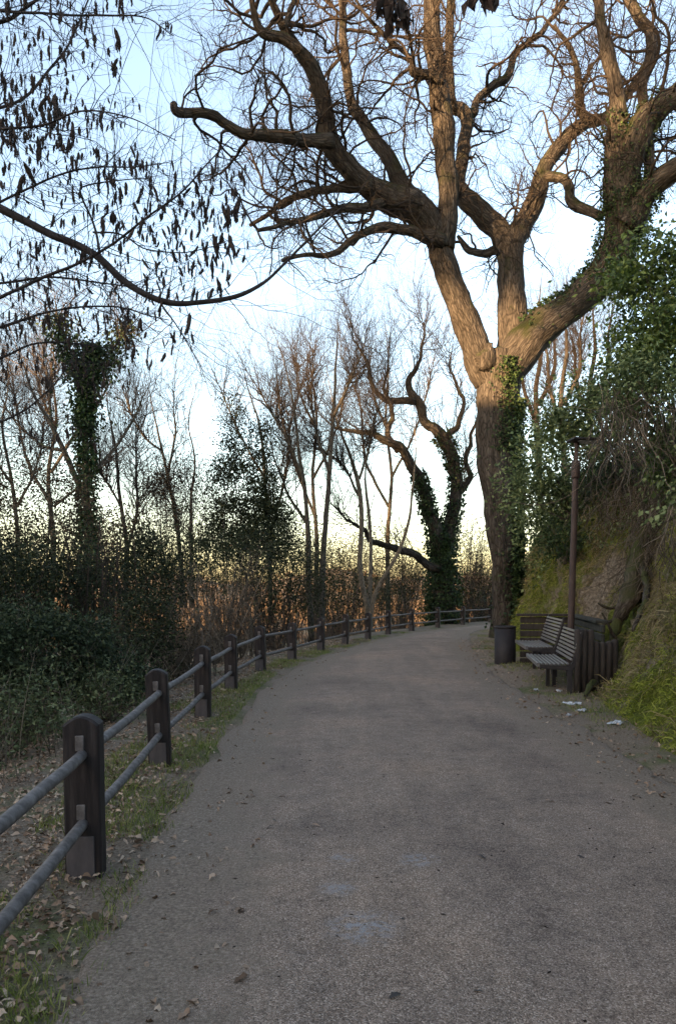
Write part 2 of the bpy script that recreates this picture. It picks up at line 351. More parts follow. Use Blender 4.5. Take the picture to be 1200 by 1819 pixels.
def ground_mat():
    m = bpy.data.materials.new('ground_soil'); m.use_nodes = True; n = m.node_tree.nodes; l = m.node_tree.links; b = n['Principled BSDF']
    b.inputs['Roughness'].default_value = .95; b.inputs['Specular IOR Level'].default_value = .15
    tc = n.new('ShaderNodeTexCoord')
    def noise(s, d=6, r=.6):
        x = n.new('ShaderNodeTexNoise'); x.inputs['Scale'].default_value = s; x.inputs['Detail'].default_value = d; x.inputs['Roughness'].default_value = r; l.new(tc.outputs['Object'], x.inputs['Vector']); return x.outputs['Fac']
    def ramp(f, cs):
        c = n.new('ShaderNodeValToRGB'); e = c.color_ramp.elements
        while len(e) < len(cs): e.new(.5)
        for k, (p, q) in enumerate(cs): e[k].position = p; e[k].color = (*q, 1)
        l.new(f, c.inputs[0]); return c.outputs[0]
    def mix(f, a, c):
        x = n.new('ShaderNodeMix'); x.data_type = 'RGBA'
        l.new(f, x.inputs[0]); l.new(a, x.inputs[6]); l.new(c, x.inputs[7]); return x.outputs[2]
    soil = ramp(noise(55, 4, .7), [(.3, (.09, .068, .048)), (.5, (.175, .138, .102)), (.75, (.33, .27, .205))])
    green = ramp(noise(30, 4), [(.3, (.055, .065, .025)), (.7, (.13, .14, .055))])
    gm = ramp(noise(1.1, 5), [(.50, (0, 0, 0)), (.64, (1, 1, 1))])
    near = mix(gm, soil, green)
    woods = ramp(noise(.05, 7, .75), [(.3, (.06, .06, .03)), (.48, (.13, .095, .06)), (.62, (.24, .17, .095)), (.75, (.10, .09, .05))])
    sx = n.new('ShaderNodeVectorMath'); sx.operation = 'LENGTH'; l.new(tc.outputs['Object'], sx.inputs[0])
    mr = n.new('ShaderNodeMapRange'); mr.inputs[1].default_value = 60; mr.inputs[2].default_value = 110; l.new(sx.outputs['Value'], mr.inputs[0])
    l.new(mix(mr.outputs[0], near, woods), b.inputs['Base Color'])
    bp = n.new('ShaderNodeBump'); bp.inputs['Distance'].default_value = .02; l.new(noise(60, 4, .7), bp.inputs['Height']); l.new(bp.outputs[0], b.inputs['Normal'])
    return m

def bank_mat(patch):
    m = bpy.data.materials.new('bank_earth'); m.use_nodes = True; n = m.node_tree.nodes; l = m.node_tree.links; b = n['Principled BSDF']
    b.inputs['Roughness'].default_value = .97; b.inputs['Specular IOR Level'].default_value = .1
    tc = n.new('ShaderNodeTexCoord')
    def noise(s, d=6, r=.65):
        x = n.new('ShaderNodeTexNoise'); x.inputs['Scale'].default_value = s; x.inputs['Detail'].default_value = d; x.inputs['Roughness'].default_value = r; l.new(tc.outputs['Object'], x.inputs['Vector']); return x.outputs['Fac']
    def ramp(f, cs):
        c = n.new('ShaderNodeValToRGB'); e = c.color_ramp.elements
        while len(e) < len(cs): e.new(.5)
        for k, (p, q) in enumerate(cs): e[k].position = p; e[k].color = (*q, 1)
        l.new(f, c.inputs[0]); return c.outputs[0]
    earth = ramp(noise(14, 7), [(.28, (.05, .038, .026)), (.5, (.17, .138, .10)), (.72, (.36, .31, .24))])
    moss = ramp(noise(18, 5), [(.3, (.035, .038, .010)), (.5, (.095, .11, .02)), (.75, (.21, .21, .05))])
    f = noise(.9, 6)
    dv = n.new('ShaderNodeVectorMath'); dv.operation = 'DISTANCE'; l.new(tc.outputs['Object'], dv.inputs[0]); dv.inputs[1].default_value = patch
    mr = n.new('ShaderNodeMapRange'); mr.inputs[1].default_value = .35; mr.inputs[2].default_value = 1.15; mr.inputs[3].default_value = -.28; mr.inputs[4].default_value = .07; l.new(dv.outputs['Value'], mr.inputs[0])
    ad = n.new('ShaderNodeMath'); l.new(f, ad.inputs[0]); l.new(mr.outputs[0], ad.inputs[1])
    g = ramp(ad.outputs[0], [(.44, (0, 0, 0)), (.56, (1, 1, 1))])
    x = n.new('ShaderNodeMix'); x.data_type = 'RGBA'; l.new(g, x.inputs[0]); l.new(earth, x.inputs[6]); l.new(moss, x.inputs[7]); l.new(x.outputs[2], b.inputs['Base Color'])
    bp = n.new('ShaderNodeBump'); bp.inputs['Distance'].default_value = .09; l.new(noise(16, 7), bp.inputs['Height']); l.new(bp.outputs[0], b.inputs['Normal'])
    return m

def path_mat():
    m = bpy.data.materials.new('gravel_asphalt'); m.use_nodes = True; n = m.node_tree.nodes; l = m.node_tree.links; b = n['Principled BSDF']
    b.inputs['Roughness'].default_value = .85; b.inputs['Specular IOR Level'].default_value = .2
    tc = n.new('ShaderNodeTexCoord')
    def noise(s, d=4, r=.6):
        x = n.new('ShaderNodeTexNoise'); x.inputs['Scale'].default_value = s; x.inputs['Detail'].default_value = d; x.inputs['Roughness'].default_value = r; l.new(tc.outputs['Object'], x.inputs['Vector']); return x.outputs['Fac']
    def ramp(f, cs):
        c = n.new('ShaderNodeValToRGB'); e = c.color_ramp.elements
        while len(e) < len(cs): e.new(.5)
        for k, (p, q) in enumerate(cs): e[k].position = p; e[k].color = (*q, 1)
        l.new(f, c.inputs[0]); return c.outputs[0]
    def mix(f, a, c, mode='MIX'):
        x = n.new('ShaderNodeMix'); x.data_type = 'RGBA'; x.blend_type = mode
        if isinstance(f, float): x.inputs[0].default_value = f
        else: l.new(f, x.inputs[0])
        l.new(a, x.inputs[6])
        if isinstance(c, tuple): x.inputs[7].default_value = (*c, 1)
        else: l.new(c, x.inputs[7])
        return x.outputs[2]
    vo = n.new('ShaderNodeTexVoronoi'); vo.inputs['Scale'].default_value = 165; l.new(tc.outputs['Object'], vo.inputs['Vector'])
    sp = n.new('ShaderNodeSeparateColor'); l.new(vo.outputs['Color'], sp.inputs[0])
    grain = ramp(sp.outputs[0], [(.0, (.090, .068, .052)), (.45, (.195, .151, .119)), (.8, (.255, .202, .162)), (1.0, (.40, .335, .28))])
    tone = ramp(noise(.45, 5), [(.30, (.62, .60, .60)), (.5, (1, .98, .96)), (.7, (1.25, 1.16, 1.06))])
    c = mix(1.0, grain, tone, 'MULTIPLY'); c = mix(1.0, c, ramp(noise(7, 6, .75), [(.3, (.72, .72, .72)), (.5, (1, 1, 1)), (.72, (1.22, 1.2, 1.18))]), 'MULTIPLY')
    ms = n.new('ShaderNodeMapping'); ms.inputs['Scale'].default_value = (1.5, .10, 1); l.new(tc.outputs['Object'], ms.inputs[0])
    nl = n.new('ShaderNodeTexNoise'); nl.inputs['Scale'].default_value = 1.6; nl.inputs['Detail'].default_value = 4; l.new(ms.outputs[0], nl.inputs['Vector'])
    c = mix(1.0, c, ramp(nl.outputs['Fac'], [(.34, (.90, .90, .91)), (.5, (1, 1, 1)), (.68, (1.08, 1.07, 1.05))]), 'MULTIPLY')
    # a band of browner grit towards the fence side and pale dried puddle marks
    st = None
    for (x0, y0, r0) in STAINS:
        dv = n.new('ShaderNodeVectorMath'); dv.operation = 'DISTANCE'; l.new(tc.outputs['Object'], dv.inputs[0]); dv.inputs[1].default_value = (x0, y0, 0)
        mr = n.new('ShaderNodeMapRange'); mr.inputs[1].default_value = r0; mr.inputs[2].default_value = r0 * .3; mr.inputs[3].default_value = 0; mr.inputs[4].default_value = 1; l.new(dv.outputs['Value'], mr.inputs[0])
        mu = n.new('ShaderNodeMath'); mu.operation = 'MULTIPLY'; l.new(mr.outputs[0], mu.inputs[0]); l.new(ramp(noise(16, 7, .8), [(.47, (0, 0, 0)), (.56, (1, 1, 1))]), mu.inputs[1])
        if st is None: st = mu.outputs[0]
        else:
            mx = n.new('ShaderNodeMath'); mx.operation = 'MAXIMUM'; l.new(st, mx.inputs[0]); l.new(mu.outputs[0], mx.inputs[1]); st = mx.outputs[0]
    c = mix(st, c, (.255, .25, .25))
    at = n.new('ShaderNodeAttribute'); at.attribute_name = 'edge'
    em = n.new('ShaderNodeMapRange'); em.inputs[1].default_value = 1.15; em.inputs[2].default_value = .0; em.inputs[3].default_value = -.18; em.inputs[4].default_value = .42; l.new(at.outputs['Fac'], em.inputs[0])
    ea_ = n.new('ShaderNodeMath'); l.new(em.outputs[0], ea_.inputs[0]); l.new(noise(3.2, 6, .7), ea_.inputs[1])
    grit = ramp(noise(60, 4, .75), [(.3, (.085, .063, .046)), (.5, (.175, .138, .104)), (.72, (.34, .28, .22))])
    c = mix(ramp(ea_.outputs[0], [(.46, (0, 0, 0)), (.66, (1, 1, 1))]), c, grit)
    l.new(c, b.inputs['Base Color'])
    bp = n.new('ShaderNodeBump'); bp.inputs['Distance'].default_value = .006; bp.inputs['Strength'].default_value = .9
    iv = n.new('ShaderNodeMath'); iv.operation = 'SUBTRACT'; iv.inputs[0].default_value = 1; l.new(vo.outputs['Distance'], iv.inputs[1]); l.new(iv.outputs[0], bp.inputs['Height']); l.new(bp.outputs[0], b.inputs['Normal'])
    return m

# ---------------------------------------------------------------- lines of the place (x, y in metres, camera at 0,0 looking +Y)
FENCE = np.array([(3, -30), (0.6, -12), (-0.6, -4), (-1.22, 1.45), (-1.42, 4.08), (-1.63, 6.68), (-1.72, 9.3), (-1.74, 11.9), (-1.53, 14.5), (-1.07, 17.05), (-0.46, 19.55), (0.22, 22.0), (1.0, 24.5), (1.85, 26.95), (2.95, 29.3), (4.35, 31.9), (5.9, 34.6), (7.75, 37.2), (9.9, 39.2), (12.4, 40.6), (15, 41.5), (24, 43), (60, 46)])
LEFT = np.array([(4, -30), (1.4, -12), (-.2, -4), (-1.0, 1.5), (-1.16, 4), (-1.25, 6.6), (-1.27, 9.3), (-1.25, 11.9), (-1.0, 14.5), (-.5, 17.2), (.1, 19.6), (.8, 22), (1.6, 24.4), (2.5, 26.8), (3.7, 29.3), (5.1, 31.8), (6.7, 34.3), (8.5, 36.6), (10.5, 38.4), (13, 39.7), (16, 40.6), (24, 42), (60, 45)])
RIGHT = np.array([(8.5, -30), (5.6, -12), (4.2, -4), (3.2, 1.5), (2.95, 4), (2.85, 6.6), (2.88, 9.3), (2.98, 11.9), (3.12, 14.5), (3.4, 17.2), (3.8, 20), (4.25, 23), (4.75, 26), (5.4, 28.8), (6.6, 31), (8.2, 33.1), (10, 34.9), (12, 36.2), (14.5, 37.2), (17, 38), (20, 38.5), (26, 39.4), (60, 42)])
FOOT = np.array([(9.5, -30), (6.6, -12), (5.0, -4), (3.9, 1.5), (3.45, 4.5), (3.35, 7.0), (3.65, 9.3), (4.0, 11.2), (4.55, 12.2), (5.0, 14.0), (5.15, 15.9), (4.75, 17.2), (4.7, 19), (5.0, 22), (5.6, 25), (6.2, 27.6), (7.2, 29.8), (8.7, 31.8), (10.5, 33.5), (12.5, 34.8), (15, 35.8), (20, 37), (26, 37.8), (60, 40)])
STAINS = [tuple(gp(645, 1665)[:2]) + (.22,), tuple(gp(600, 1595)[:2]) + (.13,), tuple(gp(745, 1545)[:2]) + (.15,), tuple(gp(610, 1540)[:2]) + (.12,)]
PROF = np.array([(-.25, -.12), (.06, .06), (.3, .38), (.6, 1.1), (.88, 1.95), (1.2, 2.9), (1.65, 3.9), (2.4, 4.8), (3.7, 5.5), (6.5, 6.2), (10, 6.9), (18, 8), (40, 10)])

def ground_z(x, y):
    t = -sdist(x, y, FENCE) - .75
    tt = np.maximum(t, 0)
    z = -19 * (1 - np.exp(-(tt * .42 * sstep(-.2, 2.5, t)) / 19))
    r = np.hypot(x, y)
    z = z + sstep(130, 620, r) * (24 + 22 * fbm(np.stack([x / 120, y / 120, 0 * x], -1), 4)) * (t > 0)
    q = -(SUN_H[0] * x + SUN_H[1] * y); w = SUN_H[1] * x - SUN_H[0] * y
    ridge = (16.6 + 1.4 * fbm(np.stack([w / 6, q * 0, 0 * w], -1), 3)) * np.exp(-np.abs((q + 52) / 15) ** 3) * np.exp(-np.abs(w / 95) ** 4)
    z = np.maximum(z, ridge - .3 * (ridge < .5) * 20)
    s = sdist(x, y, FOOT)
    z = np.where(s > .3, np.maximum(z, np.interp(s, PROF[:, 0], PROF[:, 1]) - .55), z)
    on = (sdist(x, y, LEFT) > .12) & (sdist(x, y, RIGHT) < -.12)
    near = sstep(60, 40, r)
    z = z + near * .035 * fbm(np.stack([x * 2.2, y * 2.2, 0 * x], -1), 3) * ~on
    # trodden rise under the benches
    z = z + .10 * np.exp(-((x - 4.0) / .8) ** 2 - ((y - 14.3) / 1.8) ** 2) * (s < .3)
    return np.where(on, np.minimum(z, -.05), z)

def axis(lo, hi, a, b, st):
    out = list(np.arange(a, b, st)); g = st; p = out[-1]
    while p < hi: g *= 1.16; p += g; out.append(p)
    g = st; p = a; pre = []
    while p > lo: g *= 1.16; p -= g; pre.append(p)
    return np.array(pre[::-1] + out)
xs = axis(-1600, 1600, -7, 7, .22); ys = axis(-260, 2200, -1, 44, .27)
X, Y = np.meshgrid(xs, ys); Z = ground_z(X, Y)
nx, ny = len(xs), len(ys); i = (np.arange(ny - 1)[:, None] * nx + np.arange(nx - 1)[None])
g = Geo().add(np.stack([X, Y, Z], -1), np.stack([i, i + 1, i + nx + 1, i + nx], -1).reshape(-1, 4))
GROUND = tag(obj('ground', mesh('ground', g, ground_mat())), 'brown earth verge falling away to a wooded valley and hills', 'ground', kind='structure')

# path
PL = resample(spline(LEFT[1:-1], 12), 420); PR = resample(spline(RIGHT[1:-1], 12), 420)
ncol = 44; w = np.linspace(0, 1, ncol)
jl = .16 * fbm(np.stack([PL[:, 0] * 1.7, PL[:, 1] * 1.7, 0 * PL[:, 0]], -1), 4); jr = .16 * fbm(np.stack([PR[:, 0] * 1.3, PR[:, 1] * 1.3, 3 + 0 * PL[:, 0]], -1), 4)
across = nrm(PR - PL)
PP = (PL + across * jl[:, None])[:, None] * (1 - w)[None, :, None] + (PR + across * jr[:, None])[:, None] * w[None, :, None]
zz = .012 + .045 * (1 - (2 * w - 1) ** 2)[None] + .006 * fbm(np.concatenate([PP * .9, 0 * PP[..., :1]], -1), 3)
zz[:, 0] = -.06; zz[:, -1] = -.06
i = np.arange(419)[:, None] * ncol + np.arange(ncol - 1)[None]
g = Geo().add(np.concatenate([PP, zz[..., None]], -1), np.stack([i, i + 1, i + ncol + 1, i + ncol], -1).reshape(-1, 4))
pm = mesh('path', g, path_mat()); ea = pm.attributes.new('edge', 'FLOAT', 'POINT')
wm = np.linalg.norm(PR - PL, axis=1)[:, None]; ea.data.foreach_set('value', np.minimum(w[None] * wm, (1 - w)[None] * wm).astype(np.float32).ravel())
tag(obj('path', pm), 'grey brown gritty path curving away round the mossy bank', 'path', kind='structure')

# bank
NB = 640
FP = resample(spline(FOOT[1:-1], 14), NB); FT = nrm(np.gradient(FP, axis=0)); FN = np.stack([FT[:, 1], -FT[:, 0]], -1)
# smooth the normals so that the niche does not fold the bank
ker = np.hanning(75); ker /= ker.sum()
FNs = nrm(np.stack([np.convolve(np.pad(FN[:, k], 37, mode='edge'), ker, 'valid') for k in (0, 1)], -1))
pv = resample(spline(PROF[:9], 8), 80); pv = np.vstack([pv, resample(PROF[8:], 24)[1:]])
nb = len(pv)
BK = np.concatenate([FP[:, None] + FNs[:, None] * pv[None, :, :1], np.broadcast_to(pv[None, :, 1:], (NB, nb, 1))], -1)
lump = fbm(BK * .75, 4) * .42 + fbm(BK * 2.3 + 5, 4) * .34 - .20 * np.abs(fbm(BK * 4.5 + 2, 3))
hm = sstep(-.1, .8, pv[:, 1])[None]
out3 = np.concatenate([-FNs * .8, np.full((NB, 1), .6)], -1)[:, None]
BK = BK + out3 * (lump * hm)[..., None]
i = np.arange(NB - 1)[:, None] * nb + np.arange(nb - 1)[None]
BN = nrm(np.cross(np.gradient(BK, axis=0), np.gradient(BK, axis=1)))
BN *= np.sign((BN * out3).sum(-1, keepdims=True))

def proj(P):
    c, s_ = math.cos(PITCH), math.sin(PITCH); dz = P[..., 2] - EYE; dep = P[..., 1] * c - dz * s_; up_ = P[..., 1] * s_ + dz * c
    dep = np.where(dep > .5, dep, 1e9)
    return 600 + F * P[..., 0] / dep, CYP - F * up_ / dep
BPX, BPY = proj(BK)
def bank_at(px, py, fallback):
    m = (np.abs(BPX - px) < 16) & (np.abs(BPY - py) < 16) & (BK[..., 1] > 3)
    return float(BK[..., 1][m].min()) if m.any() else fallback
bpatch = pt(1065, 1030, bank_at(1065, 1030, 13.6))
g = Geo().add(BK, np.stack([i, i + 1, i + nb + 1, i + nb], -1).reshape(-1, 4))
tag(obj('bank', mesh('bank', g, bank_mat(tuple(bpatch)))), 'steep mossy earth bank rising beside the path', 'bank', kind='structure')
def bank_pts(n, y0, y1, h0, h1):
    """random points of the bank surface with y and height between bounds, with normals"""
    m = (BK[..., 1] > y0) & (BK[..., 1] < y1) & (BK[..., 2] > h0) & (BK[..., 2] < h1)
    ii, jj = np.nonzero(m[:-1, :-1])
    area = np.linalg.norm(np.cross(BK[ii + 1, jj] - BK[ii, jj], BK[ii, jj + 1] - BK[ii, jj]), axis=-1)
    # favour what is close to the path's viewer so that far blades are not wasted
    wgt = area / np.maximum(BK[ii, jj, 1], 4) ** 1.2
    k = rng.choice(len(ii), n, p=wgt / wgt.sum()); a, b = rng.random(n)[:, None], rng.random(n)[:, None]
    p = BK[ii[k], jj[k]] + (BK[ii[k] + 1, jj[k]] - BK[ii[k], jj[k]]) * a + (BK[ii[k], jj[k] + 1] - BK[ii[k], jj[k]]) * b
    return p, BN[ii[k], jj[k]]

# ---------------------------------------------------------------- fence
def arch_post(g, w, d, h, rise, ch=.012):
    """post with a rounded top; the arch runs across the width"""
    a = np.linspace(-1, 1, 13); top = np.stack([a * w / 2, h - rise * a ** 2 * (1.0) ], -1)
    prof = np.vstack([[(-w / 2, -.12)], top, [(w / 2, -.12)]])
    n = len(prof); ctr = np.array([0, h / 2]); inn = prof + np.sign(ctr - prof) * [ch, ch * .6]
    rings = [(inn, -d / 2), (prof, -d / 2 + ch), (prof, d / 2 - ch), (inn, d / 2)]
    v = np.vstack([np.stack([p[:, 0], np.full(n, y), p[:, 1]], -1) for p, y in rings])
    q = []; 
    for r_ in range(3):
        for k in range(n): kk = (k + 1) % n; q.append([r_ * n + k, r_ * n + kk, (r_ + 1) * n + kk, (r_ + 1) * n + k])
    c0 = len(v); v = np.vstack([v, [0, -d / 2, h * .5], [0, d / 2, h * .5]]); t = []
    for k in range(n): kk = (k + 1) % n; t += [[kk, k, c0], [3 * n + k, 3 * n + kk, c0 + 1]]
    return g.add(v, q, t)
PW, PD, PH = .198, .135, .90
post_me = mesh('post', arch_post(Geo(), PW, PD, PH, .050), M['wood'], smooth=False)
foot_me = mesh('post_foot', box(Geo(), (-.012, -PD / 2 - .004, .075), (.150, .012, .31), 0, .003), M['wood_base'], smooth=False)
brk_me = mesh('rail_bracket', box(Geo(), (0, -PD / 2 - .004, 0), (.046, .016, .085), 0, .004), M['rail'], smooth=False)
fence = tag(empty('fence', (FENCE[3, 0], FENCE[3, 1], 0)), 'dark brown post and round rail fence along the valley side of the path', 'fence')
posts = FENCE[3:20]
o0 = np.array([FENCE[3, 0], FENCE[3, 1], 0])
pz = np.array([float(ground_z(np.array([p[0]]), np.array([p[1]]))[0]) for p in posts])
for k, p in enumerate(posts):
    t = posts[min(k + 1, len(posts) - 1)] - posts[max(k - 1, 0)]; rz = math.atan2(-t[0], t[1])
    o = obj('post', post_me, fence, (p[0] - o0[0], p[1] - o0[1], pz[k])); o.rotation_euler = (rng.normal() * .014, rng.normal() * .018, rz + rng.normal() * .04); o.scale = (1, 1, 1 + .018 * rng.normal())
    obj('post_foot', foot_me, o)
    for h in (.700, .315):
        obj('rail_bracket', brk_me, o, (-.005, 0, h + .052))
for k in range(len(posts) - 1):
    for h in (.685, .298):
        a, b = posts[k], posts[k + 1]
        n = 12; s = np.linspace(0, 1, n)[:, None]; zr = (pz[k] * (1 - s) + pz[k + 1] * s) + h
        P3 = np.concatenate([a * (1 - s) + b * s, zr], -1) - o0
        P3[:, 2] -= .012 * np.sin(np.pi * s[:, 0]) + .0015 * rng.normal(size=n); P3[:, 0] += .001 * rng.normal(size=n)
        obj('rail', mesh('rail', tube(Geo(), P3, np.full(n, .031) * (1 + .006 * rng.normal(size=n)), 12), M['rail']), fence)

# ---------------------------------------------------------------- benches
def bench(label, a, b, seat, depth=.5):
    """a: near front corner (x, y), b: far front corner; the bench faces the path"""
    a, b = np.array(a), np.array(b); L = np.linalg.norm(b - a); t = (b - a) / L; rz = math.atan2(-t[0], t[1])
    root = tag(empty('bench', (a[0], a[1], 0)), label, 'bench', 'slatted benches in the log niche'); root.rotation_euler = (0, 0, rz)
    # local x: from the path to the back, local y: along the bench
    prof = []
    for k in range(8): prof.append((.022 + k * .064, seat - .014 - .010 * math.sin(k / 7 * 3.1), 0))
    for k in range(8): prof.append((.528 + .017 * k, seat + .055 + k * .060, R(75)))
    for k, (x, z, tilt) in enumerate(prof):
        me = mesh('slat', box(Geo(), (0, L / 2, 0), (.036 if k else .046, L, .024 if k else .066), 0, .005), M['slat'], smooth=False)
        o = obj('slat', me, root, (x, 0, z - (.018 if k == 0 else 0))); o.rotation_euler = (0, -tilt, 0)
    for y in (.03, L - .03):
        g = Geo(); gb = np.array([(.03, seat - .03), (.50, seat - .045), (.545, seat + .03), (.665, seat + .53), (.70, seat + .53), (.60, seat - .02), (.54, seat - .12), (.06, seat - .09)])
        n_ = len(gb); v = np.vstack([np.c_[gb[:, 0], np.full(n_, y - .024), gb[:, 1]], np.c_[gb[:, 0], np.full(n_, y + .024), gb[:, 1]]])
        tri = np.array([[0, 1, 7], [1, 6, 7], [1, 2, 6], [2, 5, 6], [2, 3, 5], [3, 4, 5]])
        q = [[k, (k + 1) % n_, n_ + (k + 1) % n_, n_ + k] for k in range(n_)]; g.add(v, q, np.vstack([tri, tri[:, ::-1] + n_]))
        obj('frame', mesh('frame', g, M['bench_end'], smooth=False), root)
        obj('leg', mesh('leg', box(Geo(), (.50, y, (seat - .10) / 2 - .05), (.075, .06, seat), 0, .006), M['bench_end'], smooth=False), root)
    for x in (.26, .36):
        obj('leg', mesh('leg', box(Geo(), (x, L * .45, (seat - .10) / 2 - .05), (.06, .07, seat), 0, .006), M['bench_end'], smooth=False), root)
    obj('under_beam', mesh('under_beam', box(Geo(), (.31, L / 2, seat - .075), (.09, L - .12, .05), 0, .006), M['bench_end'], smooth=False), root)
    return root
bench('dark slatted bench butted against the upright log stakes', (3.12, 11.45), (3.40, 13.2), .475)
bench('dark slatted bench beside the round litter bin', (3.44, 13.4), (3.68, 15.2), .59)

# log niche (retaining wall)
root = tag(empty('timber_retaining_wall', (4.6, 13.8, 0)), 'dark timber retaining wall with upright stakes round three sides of the benches', 'retaining wall')
n0 = np.array([3.74, 11.40]); n1 = np.array([4.40, 11.62]); c0 = np.array([4.98, 15.6]); c1 = np.array([3.92, 15.75])
for k in range(7):                                   # upright stakes
    f = k / 6; p = n0 * (1 - f) + n1 * f; r_ = .05 + .008 * rng.random(); top = .98 - (.0 if k < 3 else .16 + .05 * rng.random()) + .02 * rng.random()
    P3 = np.array([[p[0], p[1], -.15], [p[0], p[1], top * .5], [p[0], p[1], top - .02], [p[0], p[1], top]]); part('stake', tube(Geo(), P3, np.array([r_, r_, r_, r_ * .75]), 14), M['log'], root)
for k in range(7):                                   # back and far-end logs
    z = .09 + k * .148; r_ = .078
    for a, b, mm in ((np.array([4.33, 11.95]), c0, M['log_green']), (c1, c0 + [.1, 0], M['log'])):
        s = np.linspace(0, 1, 9)[:, None]; xy = a * (1 - s) + b * s
        gq = Geo(); dv = b - a; box(gq, (*((a + b) / 2), z), (np.linalg.norm(dv), .06, .126), math.atan2(dv[1], dv[0]) + .004 * rng.normal(), .022); part('board', gq, mm, root, smooth=False)
s = np.array([[0.], [.5], [1.]])
cap = Geo(); mid = (c1 + c0) / 2; box(cap, (mid[0], mid[1], 1.088), (1.22, .2, .05), math.atan2(c0[1] - c1[1], c0[0] - c1[0]), .008); part('cap_board', cap, M['log'], root, smooth=False)
a = np.array([4.33, 11.95]); mid = (a + c0) / 2; dv = c0 - a; cap = Geo(); box(cap, (mid[0] + .01, mid[1], 1.090), (.2, np.linalg.norm(dv) - .3, .05), math.atan2(-dv[0], dv[1]), .008); part('cap_board', cap, M['log_green'], root, smooth=False)

# litter bin
bx, by = 3.60, 15.75
root = tag(empty('litter_bin', (bx, by, 0)), 'round dark brown litter bin standing at the path edge', 'litter bin')
def lathe(g, prof, n=36):
    prof = np.array(prof); a = np.linspace(0, 2 * np.pi, n, endpoint=False)
    v = np.stack([prof[:, None, 0] * np.cos(a), prof[:, None, 0] * np.sin(a), np.broadcast_to(prof[:, None, 1], (len(prof), n))], -1)
    i = np.arange(len(prof) - 1)[:, None] * n; j = np.arange(n)[None]; k = (j + 1) % n
    return g.add(v, np.stack([i + j, i + k, i + n + k, i + n + j], -1).reshape(-1, 4))
o = obj('body', mesh('body', lathe(Geo(), [(.01, -.05), (.222, -.05), (.226, .0), (.226, .80), (.21, .80), (.20, .78), (.20, .08), (.01, .08)]), M['bin']), root)
obj('rim', mesh('rim', lathe(Geo(), [(.205, .79), (.229, .80), (.231, .82), (.228, .845), (.205, .85), (.198, .82), (.205, .79)]), M['bin']), root)

# lamp post
pb, ptop = pt(1011, 1150, 13.25), pt(1023, 800, 13.25); pb[2] = -.1
root = tag(empty('lamp_post', (pb[0], pb[1], 0)), 'leaning rusty brown lamp post with a flat head', 'lamp post')
s = np.linspace(0, 1, 14)[:, None]; PL3 = pb * (1 - s) + ptop * s; H = ptop[2]
ax = lambda z: pb + (ptop - pb) * ((z - pb[2]) / (H - pb[2]))
part('pole', tube(Geo(), np.array([ax(z) for z in np.linspace(-.1, 3.82, 14)]), np.linspace(.062, .054, 14), 16), M['pole'], root)
part('collar', tube(Geo(), np.array([ax(z) for z in (3.62, 3.64, 3.66, 3.90, 3.93, 3.95)]), np.array([.055, .074, .078, .078, .07, .05]), 16), M['pole'], root)
part('neck', tube(Geo(), np.array([ax(z) for z in (3.9, 4.0, 4.2, 4.28)]), np.array([.042, .036, .036, .055]), 12), M['pole'], root)
hc = ax(4.29); gq = Geo(); box(gq, (hc[0] + .17, hc[1], hc[2] + .02), (.60, .32, .045), .1, .015); part('lamp_head', gq, M['bench_end'], root, smooth=False)
gq = Geo(); box(gq, (hc[0] + .20, hc[1], hc[2] - .012), (.40, .22, .02), .1, .006); part('diffuser', gq, M['paper'], root, smooth=False)

# ---------------------------------------------------------------- trees
def limb_world(rows, d0, d1, m=7, jit=0.0, slim=1.0):
    """rows of (px, py, radius px); depth runs from d0 to d1"""
    r = np.array(rows, float); s = np.r_[0, np.cumsum(np.hypot(*np.diff(r[:, :2], axis=0).T))]; s /= s[-1]
    d = d0 + (d1 - d0) * s; p = pt(r[:, 0], r[:, 1], d); R4 = np.c_[p, r[:, 2] * d / F]
    q = spline(R4, m); q[:, 3] = np.maximum(q[:, 3], .004) * slim
    if jit:
        q[:, :3] += jit * np.stack([fbm(q[:, :3] * 1.1 + k * 31, 3) for k in range(3)], -1) * sstep(0, .15, np.linspace(0, 1, len(q)))[:, None]
    return q

def bare_tree(name, label, base, limbs, bark, twig, levels, group=None, cat='tree', twig_sides=3, rough=.12, sides=12, trunk_n=1, extra_parents=None):
    """limbs: list of (N,4) arrays; the first trunk_n become the part trunk, the others limb; then twigs grow on all"""
    root = tag(empty(name, base), label, cat, group)
    for k, q in enumerate(limbs):
        nm = 'trunk' if k < trunk_n else 'limb'
        part(nm, tube(Geo(), q[:, :3], q[:, 3], sides if k >= trunk_n else sides + 6, rough), bark, root, bark=True)
    par = np.stack([resample(q, 26) for q in limbs[min(trunk_n, len(limbs) - 1):] or limbs]); P, Rr = par[..., :3], par[..., 3]
    allP, allR = [], []
    g = Geo(); src = [(P, Rr)]
    for lv in levels:
        P, Rr = src[-1] if not lv.get('any') else src[lv['any']]
        kw = {k: v for k, v in lv.items() if k not in ('n', 'sides', 'any')}
        P2, R2 = grow(P, Rr, lv['n'], **kw); tubes(g, P2, R2, lv.get('sides', 3)); src.append((P2, R2))
    part('crown', g, twig, root, bark=False)
    return root, src

